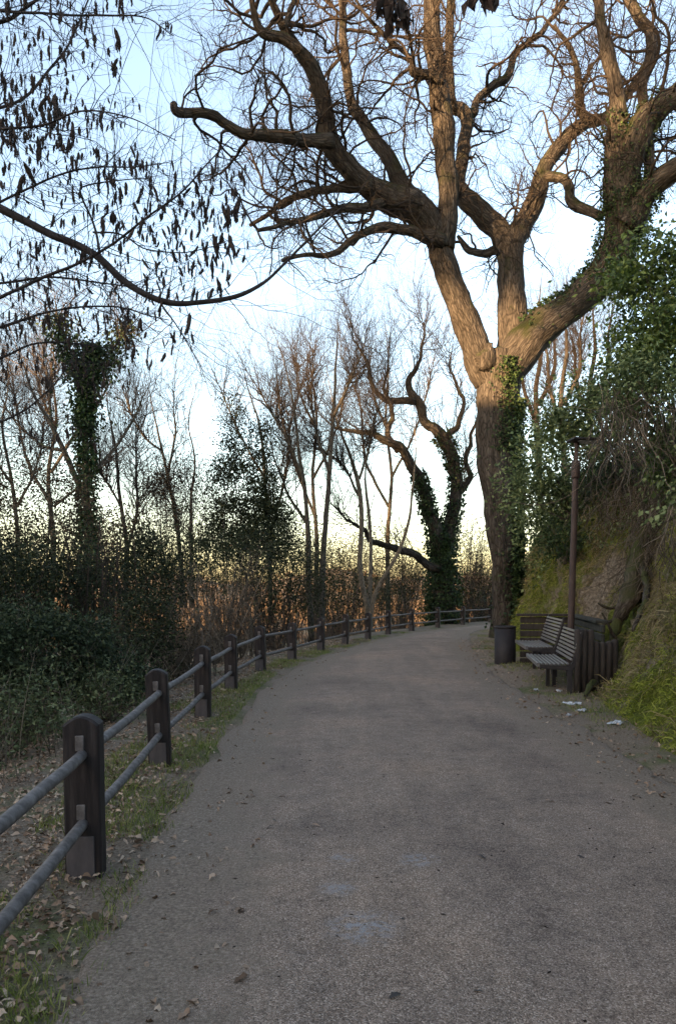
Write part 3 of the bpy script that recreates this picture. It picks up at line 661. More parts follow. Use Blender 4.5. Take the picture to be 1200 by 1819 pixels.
D0 = 25.0
OAK = {
 'trunk': ([(896, 1150, 34), (893, 1110, 24), (893, 1060, 19), (893, 1000, 22), (889, 940, 27), (886, 880, 31), (880, 800, 34), (882, 725, 36), (885, 665, 42), (886, 630, 38)], 25, 25),
 'A': ([(868, 680, 26), (852, 640, 27), (833, 585, 24), (808, 520, 22), (787, 465, 21), (782, 430, 20), (788, 400, 19)], 25, 24.2),
 'B': ([(900, 660, 26), (910, 600, 26), (908, 520, 24), (905, 450, 24), (903, 415, 21)], 25.2, 25.8),
 'C': ([(893, 680, 30), (925, 622, 35), (960, 583, 32), (1010, 545, 28), (1060, 500, 28), (1095, 445, 32), (1108, 390, 34), (1110, 340, 29)], 25, 23.5),
 'A1': ([(785, 440, 20), (792, 400, 18), (796, 350, 18), (791, 290, 18), (784, 210, 20), (775, 140, 16), (770, 60, 15), (767, -30, 14), (772, -140, 11), (765, -260, 7)], 24.2, 23.0),
 'A2': ([(778, 430, 20), (755, 385, 25), (725, 362, 25), (690, 355, 24), (645, 325, 19), (605, 280, 17), (585, 240, 17), (577, 190, 14), (566, 150, 15), (550, 112, 13), (522, 78, 10), (500, 40, 8), (480, -5, 6), (470, -60, 4)], 24.3, 20.5),
 'A2b': ([(588, 250, 13), (545, 250, 11), (500, 245, 10), (440, 240, 9), (400, 220, 8), (375, 206, 8), (340, 201, 8), (310, 197, 8), (303, 178, 5)], 21.8, 19.6),
 'A2c': ([(535, 92, 9), (505, 66, 9), (465, 52, 8), (447, 20, 6), (438, -30, 4)], 20.9, 19.9),
 'A2d': ([(500, 45, 6), (512, 25, 5), (526, -10, 4)], 20.6, 21.5),
 'A3': ([(745, 360, 18), (712, 328, 14), (680, 270, 12), (645, 215, 11), (625, 180, 9), (618, 130, 8), (610, 70, 7), (606, 0, 6), (600, -90, 4)], 24.2, 25.5),
 'A4': ([(785, 428, 13), (750, 415, 10), (715, 408, 9), (690, 404, 9), (660, 405, 7), (622, 428, 6), (585, 452, 5), (540, 452, 4), (500, 462, 3)], 24, 21.6),
 'A5': ([(700, 350, 12), (650, 368, 8), (605, 372, 7), (560, 385, 5), (510, 395, 4), (455, 410, 3)], 23.6, 21),
 'A6': ([(660, 330, 12), (600, 335, 7), (550, 340, 6), (500, 365, 5), (445, 400, 3)], 23, 24.5),
 'A7': ([(785, 150, 8), (765, 135, 8), (732, 128, 8), (728, 100, 4), (690, 70, 4), (650, 25, 3), (630, -10, 2)], 23.5, 22),
 'B1': ([(904, 445, 25), (885, 408, 20), (855, 380, 18), (828, 352, 16), (813, 320, 12), (822, 275, 11), (829, 225, 12), (820, 198, 12), (803, 185, 9), (799, 130, 8), (796, 60, 8), (802, -10, 7), (806, -100, 5)], 25.7, 26.6),
 'B1b': ([(822, 200, 10), (842, 200, 7), (849, 178, 7), (870, 155, 7), (895, 140, 7), (907, 120, 6), (912, 100, 6), (928, 83, 5), (958, 58, 5), (982, 28, 4), (1002, -5, 4), (1030, -50, 3)], 26.3, 28),
 'B2': ([(905, 440, 22), (922, 405, 19), (940, 372, 17), (956, 335, 15), (967, 300, 14), (987, 266, 13), (1012, 240, 12), (1045, 217, 11), (1080, 205, 9), (1120, 160, 7), (1150, 110, 5)], 25.7, 27.5),
 'B2b': ([(1043, 217, 9), (1030, 190, 8), (1028, 150, 7), (1020, 110, 5), (1000, 70, 4), (985, 45, 3)], 26.7, 26),
 'B2c': ([(970, 312, 9), (995, 318, 8), (1010, 335, 9), (1020, 360, 9), (1040, 374, 9), (1068, 388, 8)], 26, 24),
 'B3': ([(895, 440, 10), (862, 450, 7), (840, 448, 6), (825, 440, 5), (815, 420, 3)], 25.8, 26.8),
 'C1': ([(1108, 370, 30), (1096, 300, 23), (1095, 240, 18), (1096, 190, 13), (1090, 140, 11), (1078, 80, 10), (1068, 30, 9), (1064, -30, 8), (1070, -150, 5)], 23.6, 23),
 'C2': ([(1108, 360, 32), (1115, 290, 24), (1140, 220, 22), (1180, 182, 20), (1225, 150, 17), (1290, 90, 13), (1340, 0, 9)], 23.6, 22),
 'C3': ([(1112, 400, 30), (1140, 355, 22), (1170, 322, 20), (1220, 292, 18), (1300, 260, 13), (1380, 180, 8)], 23.5, 21),
 'C4': ([(1152, 345, 10), (1153, 280, 9), (1142, 200, 9), (1140, 150, 9), (1155, 110, 9), (1160, 62, 10), (1140, 30, 9), (1108, -5, 8), (1080, -60, 6)], 23.2, 24.6),
}
limbs = [limb_world(r, a, b, 9 if k == 'trunk' else 6, 0 if k in ('trunk', 'A', 'B', 'C') else .12) for k, (r, a, b) in OAK.items()]
oak_base = pt(905, 1120, 25); oak_base[2] = .2
oak, oak_src = bare_tree('oak_tree', 'huge bare oak with spreading crooked limbs rising from the bank foot', oak_base, limbs, M['oak'], M['oak_twig'], [
    dict(n=300, length=(1.6, 5.0), rad=(.03, .065), K=14, wig=.31, up=.05, sides=5, angle=(40, 85), t0=.05),
    dict(n=2300, length=(.8, 2.6), rad=(.014, .026), K=8, wig=.34, up=.04, sides=3),
    dict(n=9000, length=(.5, 1.4), rad=(.008, .013), K=4, wig=.38, up=.04),
    dict(n=27000, length=(.35, .95), rad=(.0058, .0100), K=3, wig=.3, up=.05)], trunk_n=4, rough=.22, sides=16)
# burl and root flare
g = Geo(); c = pt(858, 632, 24.45); a_, b_ = np.meshgrid(np.linspace(0, 2 * np.pi, 22, endpoint=False), np.linspace(.02, np.pi - .02, 14))
sp = np.stack([np.cos(a_) * np.sin(b_), np.sin(a_) * np.sin(b_), np.cos(b_)], -1); sp = sp * (1 + .55 * fbm(sp * 2.2 + 3, 4)[..., None])
ii = np.arange(13)[:, None] * 22; jj = np.arange(22)[None]; kk = (jj + 1) % 22
g.add(c + [.06, .12, -.05] + sp * [.34, .34, .50], np.stack([ii + jj, ii + kk, ii + 22 + kk, ii + 22 + jj], -1).reshape(-1, 4), None, sp * .4)
part('burl', g, M['oak'], oak, bark=True)

def ivy_on(g, q, n, s0, s1, size, side=None, spread=.1, loose=.75):
    """leaves over a limb between fractions s0..s1"""
    t = (s0 + (s1 - s0) * rng.random(n)) * (len(q) - 1.001); i = t.astype(int); f = (t - i)[:, None]
    p = q[i] * (1 - f) + q[i + 1] * f; T = nrm(q[i + 1, :3] - q[i, :3]); u = rng.normal(size=(n, 3))
    if side is not None: u = u * loose + np.array(side)
    u = nrm(u - T * (u * T).sum(-1, keepdims=True))
    c = p[:, :3] + u * (p[:, 3:] + .02 + spread * np.abs(rng.normal(size=(n, 1))))
    leaves(g, c, u * .7 + [0, 0, -.7] + .5 * rng.normal(size=(n, 3)), size * rng.uniform(.6, 1.3, n), size * rng.uniform(.6, 1.0, n))
    return g
g = Geo(); tq = limbs[0]
ivy_on(g, tq, 6500, .2, .80, .105, (1.25, -.45, 0), .12, .45); ivy_on(g, tq, 900, .66, .95, .10, (.3, -1.1, 0), .05, .3); ivy_on(g, tq, 2200, .1, .4, .11, (1.3, -.2, 0), .12)
ivy_on(g, limbs[3], 2400, .62, 1.0, .085, None, .10); ivy_on(g, limbs[20], 900, 0, .35, .09, None, .1); ivy_on(g, limbs[21], 900, 0, .5, .09, None, .1); ivy_on(g, limbs[22], 600, 0, .4, .09, None, .1); ivy_on(g, limbs[3], 500, .25, .62, .12, (-.2, 0, 1.3), .05)
part('ivy', g, M['ivy'], oak, kind=None)

# forked ivy-clad oak beyond the bend
def tree_px(name, label, base_px, d, rows, bark, twig, levels, ivy=None, trunk_n=1, jit=.1, rough=.12, ivysize=.16, slim=.66):
    ls = [limb_world(r, d + a, d + b, 6, jit if k >= trunk_n else jit * .5, slim) for k, (r, a, b) in enumerate(rows)]
    for q in ls: q[:, 3] *= np.interp(np.linspace(0, 1, len(q)), [0, .55, 1], [1, .85, .18])
    b = pt(base_px[0], base_px[1], d); root, src = bare_tree(name, label, tuple(b), ls, bark, twig, levels, trunk_n=trunk_n, rough=rough, sides=9)
    if ivy:
        g = Geo()
        for (k, n, s0, s1, sp) in ivy: ivy_on(g, ls[k], n, s0, s1, ivysize, None, sp)
        part('ivy', g, M['ivy'], root)
    return root, ls
TW = lambda n1, n2, n3, l1=(.8, 2.4), sc=1.0: [dict(n=int(n1 * 1.3), length=(l1[0], l1[1] * 1.5), rad=(.014, .028), K=9, wig=.26, up=.12, sides=3, angle=(20, 60)), dict(n=int(n2 * 1.15), length=(.6 * sc, 1.9 * sc), rad=(.009, .015), K=5, wig=.3, up=.09, angle=(20, 60)), dict(n=int(n3 * 1.35), length=(.45 * sc, 1.15 * sc), rad=(.006, .011), K=3, wig=.26, up=.07, angle=(20, 65))]
tree_px('forked_oak_tree', 'forked oak with ivy clad twin trunks behind the fence', (787, 1085), 36, [
    ([(787, 1120, 26), (787, 1060, 24), (786, 1000, 22), (784, 950, 20)], 0, 0),
    ([(778, 985, 15), (770, 930, 14), (755, 880, 12), (731, 832, 11), (708, 800, 10), (665, 775, 8), (625, 762, 6), (585, 750, 4), (550, 720, 3)], 0, -3),
    ([(793, 985, 15), (800, 930, 13), (806, 870, 12), (797, 805, 13), (781, 770, 12), (755, 738, 10), (731, 706, 10), (728, 670, 8), (745, 630, 6), (752, 590, 4), (740, 550, 3)], 0, 1),
    ([(735, 712, 8), (695, 712, 6), (668, 690, 5), (650, 640, 4), (630, 600, 3), (625, 560, 2)], .5, -1),
    ([(708, 800, 8), (690, 770, 6), (700, 735, 5), (685, 690, 4), (690, 650, 3), (700, 600, 2)], -1, 1),
    ([(806, 880, 8), (835, 850, 6), (830, 800, 5), (850, 750, 4), (845, 700, 3)], .3, 2),
    ([(790, 780, 7), (815, 750, 5), (820, 700, 4), (800, 650, 3), (810, 600, 2)], .5, 2.5),
    ([(780, 1010, 9), (745, 995, 8), (700, 975, 7), (655, 950, 6), (610, 915, 4), (580, 880, 3)], -.5, -4)],
    M['oak'], M['oak_twig'], TW(240, 2000, 5200, (1.2, 3.6), 1.35), ivy=[(0, 7000, 0, 1, .22), (1, 1900, 0, .36, .08), (2, 2200, 0, .38, .09)], jit=.3, ivysize=.13, slim=.95)

# slim trees along the fence
tree_px('slim_tree', 'slim twin stemmed bare tree rising behind the fence bend', (562, 1105), 27, [
    ([(553, 1140, 9), (549, 1050, 8), (547, 950, 7), (541, 870, 6), (530, 790, 5), (518, 700, 4), (498, 620, 3), (470, 560, 2)], 0, -1),
    ([(571, 1140, 9), (572, 1050, 9), (576, 950, 8), (584, 850, 7), (590, 760, 6), (596, 660, 5), (600, 580, 3), (606, 520, 2)], .3, .8),
    ([(541, 860, 5), (520, 800, 4), (480, 730, 3), (440, 660, 2), (400, 600, 2)], -.5, -1.5),
    ([(585, 840, 5), (565, 780, 4), (550, 700, 3), (555, 620, 2), (540, 560, 2)], .5, 1.5),
    ([(592, 740, 5), (615, 690, 4), (640, 640, 3), (655, 580, 2)], .5, 0),
    ([(545, 930, 5), (512, 880, 4), (490, 820, 3), (455, 760, 2)], 0, 1)],
    M['bark_dark'], M['twig_brown'], TW(130, 900, 3000, (.8, 2.2)), trunk_n=2, jit=.1)
tree_px('slim_tree', 'pale bare tree with a curved leaning stem behind the fence', (652, 1095), 31, [
    ([(660, 1130, 8), (650, 1070, 8), (640, 1010, 7), (642, 930, 7), (636, 860, 7), (622, 810, 6), (605, 770, 5), (592, 720, 4), (580, 650, 2)], 0, -.6),
    ([(658, 1130, 7), (657, 1050, 6), (658, 980, 5), (655, 910, 5), (648, 850, 4), (655, 790, 3), (670, 730, 2)], .4, 1),
    ([(655, 1110, 6), (668, 1050, 6), (690, 1010, 5), (715, 965, 5), (730, 900, 4), (735, 840, 4), (738, 780, 3), (730, 720, 2)], -.6, -1.2),
    ([(636, 880, 4), (610, 830, 3), (570, 800, 3), (530, 790, 2)], 0, -2),
    ([(638, 850, 4), (655, 800, 3), (668, 740, 3), (690, 690, 2)], 0, 1)],
    M['bark_pale'], M['twig_brown'], TW(110, 700, 2400, (.7, 1.9)), trunk_n=3, jit=.1)
# left-hand valley trees
tree_px('ivy_tree', 'dead straight trunk thickly wrapped in ivy to a bushy top', (152, 1085), 22, [
    ([(150, 1180, 13), (152, 1080, 12), (156, 950, 12), (153, 830, 11), (149, 740, 10), (158, 660, 9), (165, 600, 7)], 0, 0),
    ([(158, 690, 6), (185, 640, 4), (225, 590, 3), (260, 540, 2)], 0, 1), ([(155, 680, 5), (125, 630, 4), (105, 570, 3), (95, 500, 2)], 0, -1), ([(152, 860, 5), (200, 800, 4), (245, 730, 3), (270, 660, 2)], 0, 1)],
    M['bark_dark'], M['twig_dark'], TW(60, 420, 1500, (.8, 2.0)), ivy=[(0, 6500, .1, .98, .13), (0, 1500, .62, .97, .34), (1, 1300, 0, .75, .26), (2, 1300, 0, .75, .26)], ivysize=.11)
tree_px('leaning_tree', 'thin dark tree leaning across the ivy wrapped trunk', (150, 1000), 24, [
    ([(190, 1100, 9), (165, 950, 8), (132, 845, 8), (95, 765, 7), (60, 700, 5), (40, 640, 4), (10, 560, 3)], 0, -1),
    ([(110, 800, 5), (70, 790, 4), (20, 740, 3), (-20, 660, 2)], 0, 1), ([(90, 755, 4), (85, 680, 3), (70, 600, 2)], 0, 1)],
    M['bark_dark'], M['twig_dark'], TW(70, 520, 1900, (.8, 2.2)))
tree_px('thin_tree', 'thin pale stemmed tree with sunlit fan of twigs above brown bush', (310, 1000), 30, [
    ([(322, 1080, 6), (318, 960, 6), (305, 880, 5), (285, 790, 4), (270, 720, 3), (255, 650, 2)], 0, 0),
    ([(330, 1080, 5), (312, 920, 5), (300, 840, 4), (312, 760, 3), (308, 690, 2), (318, 620, 1.5)], .3, 1),
    ([(340, 1080, 5), (338, 900, 4), (345, 820, 3), (335, 750, 2), (350, 680, 1.5)], -.3, -1),
    ([(286, 800, 3), (250, 770, 3), (220, 700, 2), (200, 640, 1.5)], 0, -1)],
    M['bark_pale'], M['twig_brown'], TW(120, 800, 2600, (.7, 2.2)), trunk_n=1)
tree_px('thin_tree', 'spindly bare tree between the ivy trunk and the brown bush', (235, 1050), 26, [
    ([(222, 1120, 7), (225, 980, 6), (212, 880, 5), (205, 790, 4), (190, 720, 3), (185, 640, 2)], 0, 0),
    ([(225, 980, 4), (245, 890, 4), (240, 800, 3), (250, 720, 2)], 0, 1), ([(214, 900, 3), (180, 830, 3), (175, 760, 2)], 0, -1)],
    M['bark_dark'], M['twig_brown'], TW(100, 700, 2300, (.7, 2.0)))
tree_px('thin_tree', 'bare thicket tree beyond the dark evergreen', (470, 1050), 38, [
    ([(480, 1110, 6), (478, 960, 6), (470, 850, 5), (462, 760, 4), (440, 690, 3), (425, 620, 2)], 0, 0),
    ([(478, 950, 4), (505, 850, 4), (515, 760, 3), (530, 680, 2), (520, 600, 2)], 0, 1), ([(470, 850, 3), (430, 780, 3), (395, 700, 2), (370, 640, 1.5)], 0, -1)],
    M['bark_dark'], M['twig_brown'], TW(110, 800, 2600, (1.0, 2.8), 1.3))
tree_px('thin_tree', 'wispy bare tree at the end of the far brown hedge', (60, 1050), 28, [
    ([(30, 1110, 7), (32, 960, 6), (20, 850, 5), (5, 760, 4), (15, 680, 3), (5, 600, 2)], 0, 0),
    ([(30, 900, 4), (65, 830, 3), (80, 740, 2), (75, 660, 2)], 0, 1), ([(22, 860, 4), (-15, 800, 3), (-30, 720, 2)], 0, -1)],
    M['bark_dark'], M['twig_brown'], TW(100, 800, 2400, (.8, 2.2)))
tree_px('thin_tree', 'tall wispy bare tree standing far behind the forked oak', (700, 1050), 48, [
    ([(690, 1110, 7), (688, 960, 6), (695, 850, 5), (685, 740, 4), (690, 640, 3), (680, 560, 2)], 0, 0),
    ([(690, 900, 4), (650, 820, 4), (640, 720, 3), (610, 640, 2), (600, 570, 1.5)], 0, 1), ([(694, 850, 4), (735, 770, 3), (760, 690, 3), (775, 610, 2)], 0, -1), ([(687, 760, 4), (660, 690, 3), (655, 600, 2)], 0, 2)],
    M['bark_dark'], M['twig_brown'], TW(160, 1200, 3600, (1.2, 3.4), 1.6))
tree_px('thin_tree', 'broad bare tree far beyond the slim twin stems', (580, 1050), 52, [
    ([(560, 1110, 7), (562, 960, 6), (555, 850, 5), (562, 740, 4), (550, 640, 3), (555, 570, 2)], 0, 0),
    ([(560, 920, 4), (525, 830, 4), (500, 740, 3), (490, 660, 2), (470, 590, 1.5)], 0, 1), ([(556, 850, 4), (595, 770, 3), (615, 690, 3), (635, 620, 2)], 0, -1), ([(560, 760, 4), (530, 690, 3), (525, 620, 2)], 0, 2)],
    M['bark_dark'], M['twig_brown'], TW(150, 1100, 3400, (1.2, 3.4), 1.6))
tree_px('thin_tree', 'broad bare tree behind the ivy wrapped trunk', (100, 1050), 40, [
    ([(90, 1110, 8), (95, 960, 7), (85, 850, 6), (100, 740, 5), (90, 640, 3), (100, 560, 2)], 0, 0),
    ([(92, 900, 5), (50, 820, 4), (30, 730, 3), (15, 640, 2), (-10, 580, 1.5)], 0, 1), ([(90, 840, 5), (140, 760, 4), (190, 690, 3), (215, 610, 2)], 0, -1), ([(98, 760, 4), (70, 690, 3), (55, 600, 2)], 0, 2), ([(95, 900, 4), (160, 850, 3), (215, 800, 2)], 0, 2)],
    M['bark_dark'], M['twig_brown'], TW(160, 1200, 3600, (1.1, 3.0), 1.4))
# woods over the bank
for (x0, d, lab) in ((1000, 44, 'tall reddish bare tree on the hill behind the oak fork'), (955, 50, 'bare hill tree showing beside the oak trunk ivy'), (1050, 47, 'bare hill tree half hidden by the evergreen shrub')):
    tree_px('hill_tree', lab, (x0, 860), d, [
        ([(x0 + 5, 900, 9), (x0, 800, 8), (x0 - 4, 700, 7), (x0 + 6, 620, 6), (x0 + 2, 540, 4), (x0 + 10, 470, 2)], 0, 0),
        ([(x0, 760, 6), (x0 - 25, 690, 5), (x0 - 30, 620, 4), (x0 - 50, 560, 2)], 0, 1), ([(x0, 720, 6), (x0 + 28, 660, 5), (x0 + 30, 590, 4), (x0 + 45, 530, 2)], 0, -1), ([(x0 - 2, 800, 5), (x0 - 40, 770, 4), (x0 - 55, 720, 2)], 0, -1)],
        M['oak'], M['oak_twig'], TW(120, 900, 2600, (1.4, 3.4), 1.5))

# ---------------------------------------------------------------- shrubs
def shrub(name, label, px, py, d, rx, ry, n, size, m, cat='shrub', clumps=40, stems=10, depth=1.0, group=None, down=.3, cone=False, twigs=0, twm=None, sprig=.16, bank=False):
    """leafy shrub whose crown is centred on the pixel; rx, ry in pixels; its stems reach the ground"""
    if bank: d = bank_at(px, py, d) - .1
    c = pt(px, py, d); ax_, az_ = rx * d / F, ry * d / F; ay_ = ax_ * depth
    gz = float(ground_z(np.array([c[0]]), np.array([c[1]]))[0]); base = np.array([c[0], c[1], min(gz, c[2] - az_ * .5)])
    if bank:
        kb = np.unravel_index(np.argmin(((BK - c - [0, 0, -az_ * .6]) ** 2).sum(-1)), BPX.shape); base = BK[kb].copy()
    root = tag(empty(name, tuple(base)), label, cat, group)
    u = nrm(rng.normal(size=(clumps, 3))) * rng.uniform(.25, 1.0, (clumps, 1)) ** .5
    if cone:
        zc = 1 - 2 * rng.random(clumps) ** .55; an = rng.uniform(0, 6.28, clumps); rc = (.14 + .95 * ((1 - zc) / 2) ** .65) * rng.uniform(.25, 1.08, clumps) ** .6
        u = np.c_[np.cos(an) * rc, np.sin(an) * rc, zc]
    cc = c + u * [ax_, ay_, az_] * (1 + .12 * rng.normal(size=(clumps, 1)))
    k = rng.integers(0, clumps, n); sg = sprig * (ax_ + az_) * rng.uniform(.5, 1.4, clumps)
    C = cc[k] + rng.normal(size=(n, 3)) * sg[k][:, None] * [1, 1, .85] * rng.choice([.7, 1.0, 1.4], (n, 1), p=[.42, .5, .08])
    if n:
        g = Geo(); dirs = nrm(C - cc[k]) * .6 + rng.normal(size=(n, 3)) * .6 + [0, 0, -down]
        part('foliage', leaves(g, C, dirs, size * rng.uniform(.6, 1.4, n), size * rng.uniform(.35, .7, n)), m, root)
    gs = Geo(); ns = max(stems, 1); P0 = base + np.c_[rng.normal(size=(ns, 2)) * [ax_ * .25, ay_ * .25], np.full(ns, -.1)]; P1 = cc[rng.integers(0, clumps, ns)]
    s = np.linspace(0, 1, 9)[None, :, None]; mid = np.stack([fbm(np.stack([np.arange(ns) * 3.7, np.full(ns, 9. * q_), np.full(ns, 1.)], -1)) for q_ in range(3)], -1)[:, None]
    P = P0[:, None] * (1 - s) + P1[:, None] * s + np.sin(np.pi * s) * mid * ax_ * .5
    rr = (.012 + .014 * rng.random(ns))[:, None] * min(1.6, max(1, d / 25)) * np.linspace(1, .3, 9)[None]
    tubes(gs, P, rr, 4)
    if twigs:
        P2, R2 = grow(P, rr, twigs, (az_ * .5, az_ * 1.2), (.005 * max(1, d / 16), .010 * max(1, d / 16)), K=6, wig=.3, up=.06, angle=(15, 60)); tubes(gs, P2, R2, 3)
        P3, R3 = grow(P2, R2, int(twigs * 2.2), (az_ * .25, az_ * .65), (.0035 * max(1, d / 16), .006 * max(1, d / 16)), K=4, wig=.3, up=.03); tubes(gs, P3, R3, 3)
    part('stems', gs, twm or M['twig_dark'], root)
    return root
SH = [  # px, py, d, rx, ry, leaves, leaf size, material, label, extra
    (60, 1150, 9.5, 120, 75, 7000, .085, 'shrub_blue', 'bluish green leafy shrub below the fence beside a tangled thicket', dict(twigs=160, sprig=.1, twm=M['vine'])),
    (175, 1195, 10.5, 90, 60, 5000, .08, 'shrub_blue', 'low blue green shrub spreading towards the nearest fence posts', dict(twigs=160, sprig=.1, twm=M['vine'])),
    (20, 1262, 7.6, 110, 40, 1300, .075, 'shrub_pale', 'pale green low plants at the edge of the leaf litter', dict(depth=.6, twigs=60, twm=M['vine'], sprig=.24)),
    (190, 1235, 9.0, 65, 42, 1000, .07, 'shrub_pale', 'small pale sprouting shrub just behind the fence rails', dict(twigs=60, twm=M['vine'], sprig=.24)),
    (105, 1050, 15, 130, 75, 5000, .10, 'shrub_dark', 'dark green shrub mass at the foot of the ivy trunk', {}),
    (270, 1015, 18, 90, 75, 4600, .11, 'shrub_dark', 'dark evergreen shrub under the brown bush', {}),
    (390, 1000, 22, 115, 70, 5000, .12, 'shrub_dark', 'broad dark shrub below the pointed evergreen', {}),
    (500, 1020, 25, 90, 75, 6000, .12, 'shrub_dark', 'dark shrub beside the slim twin stems', {}),
    (590, 1065, 33, 90, 40, 3800, .13, 'shrub_dark', 'low dark shrub behind the curve of the fence', {}),
    (720, 1065, 38, 75, 35, 3000, .13, 'shrub_dark', 'low dark shrub at the foot of the forked oak', {}),
    (660, 985, 44, 90, 45, 3600, .16, 'brown_leaf', 'rust brown thicket seen between the slim trees', {}),
    (840, 985, 44, 55, 85, 3200, .14, 'brown_leaf', 'brown twiggy thicket between the two oaks', dict(twigs=240)),
    (310, 870, 30, 50, 60, 5200, .12, 'brown_leaf', 'rounded brown leaved bush rising over the dark shrubs', {}),
    (700, 1035, 62, 60, 28, 2600, .2, 'brown_leaf', 'sunlit orange brown bush far behind the forked oak', {}),
    (20, 1030, 13, 100, 80, 3000, .10, 'shrub_dark', 'dark shrub standing between bluish shrub and brown hedge', dict(twigs=120)),
    (190, 960, 25, 90, 60, 3600, .14, 'brown_leaf', 'brown dead leaved shrub between the ivy trunk and thin trees', dict(twigs=160)),
    (240, 1120, 12, 80, 60, 2600, .08, 'shrub_dark', 'leafy dark shrub beside the grey thicket', dict(twigs=120)),
    (585, 1010, 43, 45, 52, 2200, .15, 'shrub_dark', 'dark bushy shrub directly behind the slim twin stems', dict(twigs=100)),
    (650, 1040, 42, 50, 34, 1800, .15, 'shrub_dark', 'low shadowed shrub between slim trees and leaning pale stem', dict(twigs=80)),
    (722, 1015, 44, 42, 45, 2000, .15, 'shrub_dark', 'shadowed bush touching the forked oak trunk', dict(twigs=100)),
    (838, 1035, 43, 42, 50, 2200, .15, 'shrub_dark', 'shadowed bush in the gap between both oak trunks', dict(twigs=120)),
    (525, 965, 36, 55, 60, 2600, .15, 'shrub_dark', 'upright dark shrub behind the first slim stem', dict(twigs=100)),
    (865, 1085, 40, 30, 32, 1300, .12, 'shrub_dark', 'small dark shrub beyond the end of the fence', {}),
]
for (px, py, d, rx, ry, n, sz, mm, lab, ex) in SH:
    shrub('shrub', lab, px, py, d, rx, ry, int(n * (1.8 if d < 20 else 1.25)), sz * .7, M[mm], clumps=60, **{**dict(twigs=150), **ex})
shrub('evergreen_tree', 'pointed dark evergreen tree rising above the shrubs', 437, 850, 27, 76, 135, 24000, .10, M['shrub_dark'], cat='tree', cone=True, clumps=190, sprig=.055, twigs=60)
shrub('brown_hedge', 'tall brown twiggy hedge hung with dry stems', 50, 900, 17, 105, 95, 9000, .07, M['brown_leaf'], cat='hedge', twigs=420, stems=40, twm=M['twig_brown'])
shrub('thicket', 'grey tangled thicket of bare stems behind the fence', 310, 1115, 13.5, 100, 55, 700, .05, M['brown_leaf'], cat='thicket', twigs=420, stems=46, twm=M['vine'])
for px, py, d, rx, ry, tw_, lab in ((180, 1020, 14, 90, 90, 260, 'upright thin stems crowding round the foot of the ivy trunk'), (290, 960, 24, 100, 90, 320, 'twiggy brown thicket climbing over the dark shrubs'), (470, 960, 30, 90, 100, 320, 'dense bare thicket beside the pointed evergreen'), (600, 985, 46, 90, 62, 420, 'distant bare thicket behind the slim twin stems'), (700, 985, 50, 80, 62, 420, 'distant bare thicket framed by the leaning pale stem'), (850, 985, 46, 50, 80, 380, 'tall bare thicket between oak trunk and forked oak'), (60, 1000, 19, 110, 90, 300, 'thin stemmed thicket under the brown hedge'), (390, 940, 40, 90, 50, 300, 'far bare thicket glimpsed beside the evergreen')):
    shrub('thicket', lab, px, py, d, rx, ry, 120, .05 * d / 16, M['brown_leaf'], cat='thicket', twigs=tw_, stems=44, twm=M['twig_brown'])
shrub('thicket', 'tall thicket of thin bare stems in front of the dark shrubs', 400, 1040, 17.5, 90, 80, 300, .06, M['brown_leaf'], cat='thicket', twigs=300, stems=40, twm=M['vine'])

# upright weeds in front of the shrubs
nw = 520; y = rng.uniform(5.2, 13, nw); x = np.interp(y, FENCE[:, 1], FENCE[:, 0]) - rng.uniform(1.1, 3.6, nw); P0 = on_ground_w = np.c_[x, y, ground_z(x, y) - .03]
hh = rng.uniform(.25, 1.15, nw) * (.6 + .6 * np.clip(fbm(np.c_[x, y, 0 * x], 2) + .5, 0, 1)); tt = np.linspace(0, 1, 8); lean = rng.normal(size=(nw, 2)) * .28
P = P0[:, None] + np.concatenate([lean[:, None] * (tt ** 1.6)[None, :, None] * hh[:, None, None], (hh[:, None] * tt[None])[..., None]], -1)
gw = Geo(); tubes(gw, P, np.full((nw, 1), .0045) * np.linspace(1, .35, 8)[None], 3)
kk = rng.integers(0, nw, 5200); ti = rng.integers(2, 8, 5200); C = P[kk, ti] + rng.normal(size=(5200, 3)) * .02
gl = Geo(); leaves(gl, C, np.c_[rng.normal(size=(5200, 2)), rng.normal(size=5200) * .5 + .25], rng.uniform(.03, .085, 5200), rng.uniform(.012, .03, 5200))
wo = tag(obj('weeds', mesh('weeds', gl, M['shrub_pale'])), 'straggly upright weeds growing between the leaf litter and shrubs', 'weeds', kind='stuff')
obj('stalks', mesh('stalks', gw, M['vine']), wo)['kind'] = 'stuff'

# ---------------------------------------------------------------- what grows on the bank
p, nn = bank_pts(66000, 10.5, 34, 1.5, 8.5)
u_ = fbm(p * .55, 3); keep = (u_ + sstep(1.7, 3.1, p[:, 2]) * 1.3 > .5) & (np.linalg.norm(p - bpatch, axis=1) > .8); p, nn = p[keep], nn[keep]
off = np.abs(rng.normal(size=(len(p), 1))) * (.10 + .5 * np.maximum(fbm(p * .9 + 7, 3), 0)[:, None])
C = p + nn * off + [0, 0, .1]
g = Geo(); leaves(g, C, nn * .5 + rng.normal(size=C.shape) * .45 + [0, 0, -.7], .10 * rng.uniform(.5, 1.3, len(C)), .075 * rng.uniform(.5, 1.2, len(C)))
tag(obj('creeper_foliage', mesh('creeper_foliage', g, M['bank_leaf'])), 'grey green creeper covering the upper bank', 'creeper', kind='stuff')
def bank_bush(name, label, px, py, d, rx, ry, n, sz, mm, **k): return shrub(name, label, px, py, d, rx, ry, n, sz, M[mm], bank=True, **k)
bank_bush('shrub', 'grey green bush hanging over the bank beside the oak trunk', 960, 850, 19, 60, 80, 4200, .12, 'bank_leaf')
bank_bush('shrub', 'grey green bush on the bank above the lamp head', 1050, 740, 16, 70, 70, 4600, .11, 'bank_leaf')
